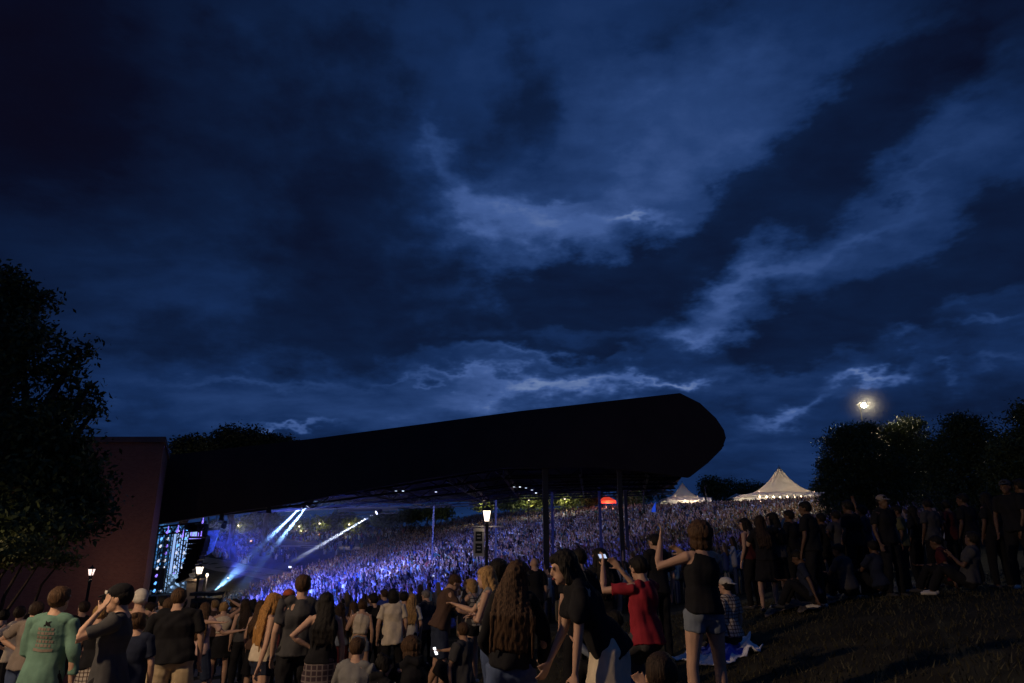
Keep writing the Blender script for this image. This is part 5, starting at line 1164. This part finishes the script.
# ---- sitting group
i = F(358, 641, 8.0, face=-5, h=1.72, sit=True, label='person in grey tee shirt sitting on the ground with a lit phone', top='tee', tc='grey', bot='jeans', bc='dgrey', hair='short', hc='brown', ll=((-.35, .85, .3), (.3, .6, -1)), rl=((.35, .85, .3), (-.1, .5, -1)),
      la=((-.3, .3, -1), (.4, .8, 0)), ra=((.25, .6, -.8), (-.15, .9, .3)), lean=12)
held(i, 1, 'phone', 'bright phone screen glowing in the lap of the grey tee shirt', 'phone')
F(386, 652, 8.0, face=-30, h=1.60, sit=True, fem=True, label='person in black clothes crouched on the ground between grey tee and hooded jacket', top='hoodie', tc='black', bc='black', hair='bun', hc='black', ll=SITL, rl=SITR, la=((-.3, .6, -.7), (.4, .9, 0)), ra=((.3, .6, -.7), (-.4, .9, 0)), lean=18)
i = F(411, 633, 8.3, face=35, h=1.76, sit=True, label='curly brown haired person in black hooded jacket sitting with a phone', top='hoodie', tc='black', bc='black', hair='curly', hc='brown', ll=SITL, rl=SITR, la=((-.2, .7, -.7), (.3, .9, .2)), ra=((.2, .7, -.7), (-.3, .9, .2)), lean=10)
held(i, -1, 'phone', 'phone glowing pink in the hands of the hooded jacket', 'phone', screen=M_phonew)
i = F(463, 619, 10.4, face=60, h=1.72, sit=True, label='man in dark tee shirt sitting with bare knees below the kissing couple', top='tee', tc='dgrey', bot='long_shorts', bc='black', hair='short', hc='brown', skin='tan', ll=SITL, rl=SITR, la=((-.4, .2, -1), (-.1, -.2, -1)), ra=((.2, .8, -.3), (-.2, .9, -.1)))
held(i, 1, 'phone', 'phone glowing white near the bare knees of the sitting man', 'phone')
# ---- couple
F(458, 573, 11.6, face=-72, h=1.80, label='man in brown tee shirt and denim shorts bending to the blond woman', top='tee', tc='brown', bot='long_shorts', bc='ddenim', hair='short', hc='brown', lean=16, headrot=(0, -18), la=((-.2, .5, -.8), (.1, .9, -.2)), ra=((.2, .45, -.8), (-.1, .95, -.25)))
F(470, 578, 11.8, face=60, h=1.62, fem=True, label='small blond woman in striped tank top hugged by the brown tee shirt', top='tank', tc='stripes', bot='shorts', bc='black', hair='bob', hc='blond', la=((-.2, .7, -.7), (0, 1, .1)))
# ---- centre
F(486, 563, 7.9, face=75, h=1.70, fem=True, label='blond woman in grey top and blue jeans with folded arms, facing left', top='tank', tc='grey', bot='jeans', bc='denim', hair='long', hc='blond', la=CROSS_L, ra=CROSS_R)
F(498, 551, 8.4, face=60, h=1.76, label='dark haired person in black directly behind the folded arms', top='tee', tc='black', bc='black', hair='curly', hc='black', la=((-.3, .5, -.7), (.1, .9, .2)))
F(519, 559, 5.35, face=-4, h=1.66, w=1.06, fem=True, label='woman with very long wavy brown hair and jeans, back to the camera', top='long', tc='black', bot='jeans', bc='denim', hair='wavy', hc='brown', la=((-.3, .0, -1), (.3, .5, -.75)), ra=((.3, .1, -1), (-.1, .6, -.6)), extra={'lo': .0})
F(534, 551, 14.0, face=30, h=1.78, label='bald man in black whose head shows behind the wavy hair', tc='black', bc='black', hair='bald', hc='black')
F(561, 556, 5.15, face=95, h=1.70, fem=True, label='black haired woman in profile bending left in black top and cream skirt', top='tee', tc='black', bot='wrap', bc='cream', hair='long', hc='black', lean=30, headrot=(0, 14), facecam=True,
  la=((-.12, .1, -1), (.0, .12, -1)), ra=((.1, .25, -.95), (-.1, .45, -.85)), extra={'skirtdir': (0, .05, -1), 'hairdir': (0, -.3, -1)}, ll=((-.1, .05, -1), (0, -.1, -1)), rl=((.1, .15, -1), (0, -.05, -1)))
F(579, 551, 8.2, face=20, h=1.74, label='dark clothed person standing right behind the profile of the bending woman', tc='black', bc='black', hair='short', hc='black')
F(600, 557, 8.8, face=10, h=1.70, fem=True, label='long haired dark silhouette left of the red shirt', tc='black', bc='black', hair='long', hc='black')
i = F(637, 553, 7.2, face=42, h=1.76, label='man in red tee shirt crouching and filming with a phone', top='tee', tc='red', bot='jeans', bc='dgrey', hair='short', hc='black', la=((-.45, .85, -.1), (.35, .3, 1)), ra=((.25, .9, -.05), (-.55, .45, .8)),
      ll=((-.25, .9, -.25), (0, -.1, -1)), rl=((.3, .75, -.45), (0, -.35, -1)))
held(i, -1, 'phone', 'phone filming the stage in the raised hands of the red shirt', 'phone', w_=.12, h_=.05, screen=mat('phone_screen_dim', (.1, .1, .1), emit=(.6, .7, 1.0), estr=.9))
F(612, 585, 8.0, face=60, h=1.70, sit=True, label='person with pale blue sleeves sitting left of the red shirt', top='long', tc='greyblue', bc='black', hair='short', hc='black', ll=SITL, rl=SITR, la=((-.3, .8, -.5), (.2, .7, .4)), ra=((.3, .8, -.5), (-.2, .7, .4)))
F(655, 543, 10.5, face=20, h=1.78, label='dark silhouette between the red shirt and the raised arm', tc='black', bc='black', hair='short', hc='black')
i = F(699, 511, 6.4, face=12, h=1.72, fem=True, label='woman in black tank top and denim shorts with her left hand raised', top='tank', tc='black', bot='shorts', bc='greyblue', hair='curly', hc='brown', la=((-.85, .5, -.35), (.25, .15, 1)), ra=((.1, .8, -.35), (-.75, .2, .55)), tilt=2)
F(660, 655, 4.0, face=30, h=1.74, sit=True, label='man with closely shaved head sitting at the bottom edge', top='tee', tc='black', bc='black', hair='short', hc='dbrown', skin='tan', ll=SITL, rl=SITR, la=((-.2, .8, -.4), (.3, .7, .3)), ra=((.3, .8, -.4), (.1, .8, .5)))
F(724, 557, 10.0, face=40, h=1.66, sit=True, label='person in plaid shirt and pale cap sitting on the grass', top='tee', tc='plaid_light', bc='black', hair='short', hc='black', cap=('capback', 'white'), ll=SITL, rl=SITR)
F(759, 512, 12.6, face=-10, h=1.66, fem=True, label='bare legged woman in black dress and white shoes on the right slope', top='tee', tc='black', bot='skirt', bc='black', hair='long', hc='dbrown', la=((-.4, .3, -.8), (.2, .6, .7)), ra=((.5, .4, .1), (.3, .6, .4)))
F(772, 513, 12.8, face=30, h=1.68, fem=True, label='dark woman close right of the bare legged woman', top='tee', tc='dgrey', bot='skirt', bc='black', hair='long', hc='black')
F(744, 518, 13.5, face=40, h=1.68, fem=True, label='long haired silhouette left of the bare legged woman', top='tank', tc='maroon', bot='jeans', bc='black', hair='long', hc='black')
# ---- right: dim people along the slope, their shade put into dark skin and clothes
dim = [(789, 514, 14.0, 'first dim person right of the bare legged pair', 'black', 0), (803, 492, 12.0, 'tall dim man whose head pokes up at the edge of the large tent', 'black', 0), (820, 508, 14.5, 'dim person right of the tall dim man', 'black', 1), (834, 503, 14.0, 'dim person in grey below the round dark tree', 'dgrey', 2),
       (846, 497, 13.0, 'broad dim man below the middle of the round dark tree', 'black', 0), (860, 496, 13.4, 'dim person with raised arm below the floodlight', 'navy', 3), (877, 471, 12.5, 'dim person in pinkish cap standing tall below the floodlit tree', 'black', 4), (894, 499, 14.0, 'dim person with dull yellow sleeve right of the pinkish cap', 'olive', 1),
       (911, 502, 15.0, 'dim long haired person below the floodlit tree', 'black', 5), (926, 499, 14.2, 'dim man in blue grey shirt below the floodlit tree', 'dgrey', 0), (944, 500, 14.5, 'dim person left below the round topped right tree', 'maroon', 2), (962, 497, 13.8, 'dim person right below the round topped right tree', 'black', 0),
       (984, 490, 12.5, 'dim person beside the grey cap near the right edge', 'black', 5), (1004, 480, 11.5, 'dim man in grey cap near the right edge', 'black', 4), (1020, 486, 11.5, 'dim person cut by the right picture edge', 'black', 0)]
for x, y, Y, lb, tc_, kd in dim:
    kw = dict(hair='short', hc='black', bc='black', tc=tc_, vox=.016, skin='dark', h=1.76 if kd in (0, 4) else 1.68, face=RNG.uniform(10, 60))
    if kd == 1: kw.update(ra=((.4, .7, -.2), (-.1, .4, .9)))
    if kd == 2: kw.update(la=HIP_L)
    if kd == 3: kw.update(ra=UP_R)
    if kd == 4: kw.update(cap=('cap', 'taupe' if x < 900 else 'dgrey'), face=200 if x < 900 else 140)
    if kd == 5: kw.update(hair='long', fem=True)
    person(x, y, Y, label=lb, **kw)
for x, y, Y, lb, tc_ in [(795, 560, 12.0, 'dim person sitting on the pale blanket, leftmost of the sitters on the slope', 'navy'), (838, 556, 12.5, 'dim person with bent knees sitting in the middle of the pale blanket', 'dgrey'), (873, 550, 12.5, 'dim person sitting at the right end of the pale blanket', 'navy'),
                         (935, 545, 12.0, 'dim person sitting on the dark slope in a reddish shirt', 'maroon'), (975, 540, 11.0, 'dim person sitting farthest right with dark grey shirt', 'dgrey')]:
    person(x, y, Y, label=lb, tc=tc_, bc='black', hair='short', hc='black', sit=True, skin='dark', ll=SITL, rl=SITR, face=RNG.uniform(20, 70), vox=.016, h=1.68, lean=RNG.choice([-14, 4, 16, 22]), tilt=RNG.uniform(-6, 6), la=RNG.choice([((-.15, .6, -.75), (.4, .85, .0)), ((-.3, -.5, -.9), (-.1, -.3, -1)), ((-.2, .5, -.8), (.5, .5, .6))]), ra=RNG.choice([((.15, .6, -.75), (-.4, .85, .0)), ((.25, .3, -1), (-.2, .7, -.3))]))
# ---- blankets
def blanket(name, corners, m, label, cat, seed, mi2=None, n=26, bump_=.05):
    """rumpled cloth lying on the ground; corners are photo pixels on the ground"""
    q = [ground_at(*c) for c in corners]; R = np.random.default_rng(seed); ph = R.uniform(0, 6, 8); vs = []; fs = []; ms = []
    for j in range(n+1):
        for i_ in range(n+1):
            u, v = i_/n, j/n
            u2 = u+.03*math.sin(v*9+ph[0])+.02*math.sin(v*23+ph[1]); v2 = v+.05*math.sin(u*8+ph[2])+.03*math.sin(u*21+ph[3])
            p = (q[0]*(1-u2)+q[1]*u2)*(1-v2)+(q[3]*(1-u2)+q[2]*u2)*v2
            z = gzf(p.x, p.y)+.02+bump_*max(0, math.sin(u*17+v*5+ph[4])*math.sin(v*13-u*4+ph[5]))+.02*abs(math.sin(u*40+ph[6])*math.sin(v*31+ph[7]))
            vs.append((p.x, p.y, z))
    c = sum((Vector(v) for v in vs), Vector())/len(vs)
    t = None; mb = MB(); mb.add([Vector(v)-c for v in vs], [(j*(n+1)+i_, j*(n+1)+i_+1, (j+1)*(n+1)+i_+1, (j+1)*(n+1)+i_) for j in range(n) for i_ in range(n)])
    if mi2 is not None: mb.m = [1 if (.2 < j/n < .75 and .1 < i_/n < .9) else 0 for j in range(n) for i_ in range(n)]
    o = mb.build(name, [m, mi2] if mi2 is not None else m, smooth=True); o.location = c; sd = o.modifiers.new('s', 'SOLIDIFY'); sd.thickness = .012; tag(o, label, cat); return o
M_bw = cloth('blanket_white', (.78, .78, .82)); M_bb = cloth('blanket_blue', (.06, .10, .55)); M_bt = cloth('blanket_tan', (.12, .10, .09))
blanket('blanket', [(668, 661), (722, 668), (764, 650), (735, 633)], M_bw, 'crumpled blue blanket with white fringe on the grass behind the raised hand', 'blanket', 3, M_bb, bump_=.10)
blanket('towel', [(614, 671), (636, 669), (640, 661), (620, 662)], M_bw, 'small crumpled white towel beside the crouching red shirt', 'towel', 4, bump_=.06)
blanket('blanket', [(770, 612), (812, 613), (886, 592), (840, 585)], M_bt, 'long dim tan blanket under the sitting people on the slope', 'blanket', 5, bump_=.06)
blanket('blanket', [(868, 596), (905, 594), (935, 583), (905, 580)], M_bt, 'dim rumpled blanket at the right end of the sitters', 'blanket', 6, bump_=.06)
# folding chair on the grass, cooler bag
q = ground_at(745, 640)
q = ground_at(806, 603); t = empty('backpack', (q.x, q.y, q.z), .4); tag(t, 'dark blue stuffed backpack leaning on the tan blanket', 'backpack')
mb = MB(); ell(mb, (0, 0, .24), (.22, .15, .26)); ell(mb, (0, -.10, .16), (.15, .08, .13)); remesh(mb, 'bag', CL['navy'], t, .015, 4, .006, 20, 5)
mb = MB(); loft(mb, [((-.1, .12, .42), .02, .01), ((-.12, .2, .25), .02, .01), ((-.1, .14, .06), .02, .01)], (1, 0, 0), 6); loft(mb, [((.1, .12, .42), .02, .01), ((.12, .2, .25), .02, .01), ((.1, .14, .06), .02, .01)], (1, 0, 0), 6); mb.build('strap', CL['black'], t)
# grass blades near the camera on the right-hand lawn
print('bump pts', [(round(o.location.x, 1), round(o.location.y, 1), DZ[k]) for k, o in enumerate(PEOPLE) if o.location.y < 11])
R = np.random.default_rng(9); n = 42000
gx = R.uniform(-2.5, 13, n); gy = R.uniform(3.2, 17, n); ok = (gx > -1.2-.32*(gy-6)) & (np.abs(gx) < gy*.85+1); gx, gy = gx[ok], gy[ok]; n = len(gx); z = gz(gx, gy)
a = R.uniform(0, 2*PI, n); hh = R.uniform(.025, .075, n); wv_ = R.uniform(.003, .006, n)*1.6; lx, ly = R.normal(size=n)*.03, R.normal(size=n)*.03
v = np.stack([np.stack([gx-np.cos(a)*wv_, gy-np.sin(a)*wv_, z-.005], 1), np.stack([gx+np.cos(a)*wv_, gy+np.sin(a)*wv_, z-.005], 1), np.stack([gx+lx, gy+ly, z+hh], 1)], 1).reshape(-1, 3)
me = bpy.data.meshes.new('grass'); me.vertices.add(3*n); me.vertices.foreach_set('co', v.ravel().astype(np.float32)); me.loops.add(3*n); me.loops.foreach_set('vertex_index', np.arange(3*n, dtype=np.int32))
me.polygons.add(n); me.polygons.foreach_set('loop_start', np.arange(0, 3*n, 3, dtype=np.int32)); me.update(calc_edges=True); me.materials.append(leaf_mat('grass_blade', (.035, .032, .014), (.075, .065, .028)))
tag(link(bpy.data.objects.new('grass', me)), 'short trampled grass on the dark slope', kind='stuff')
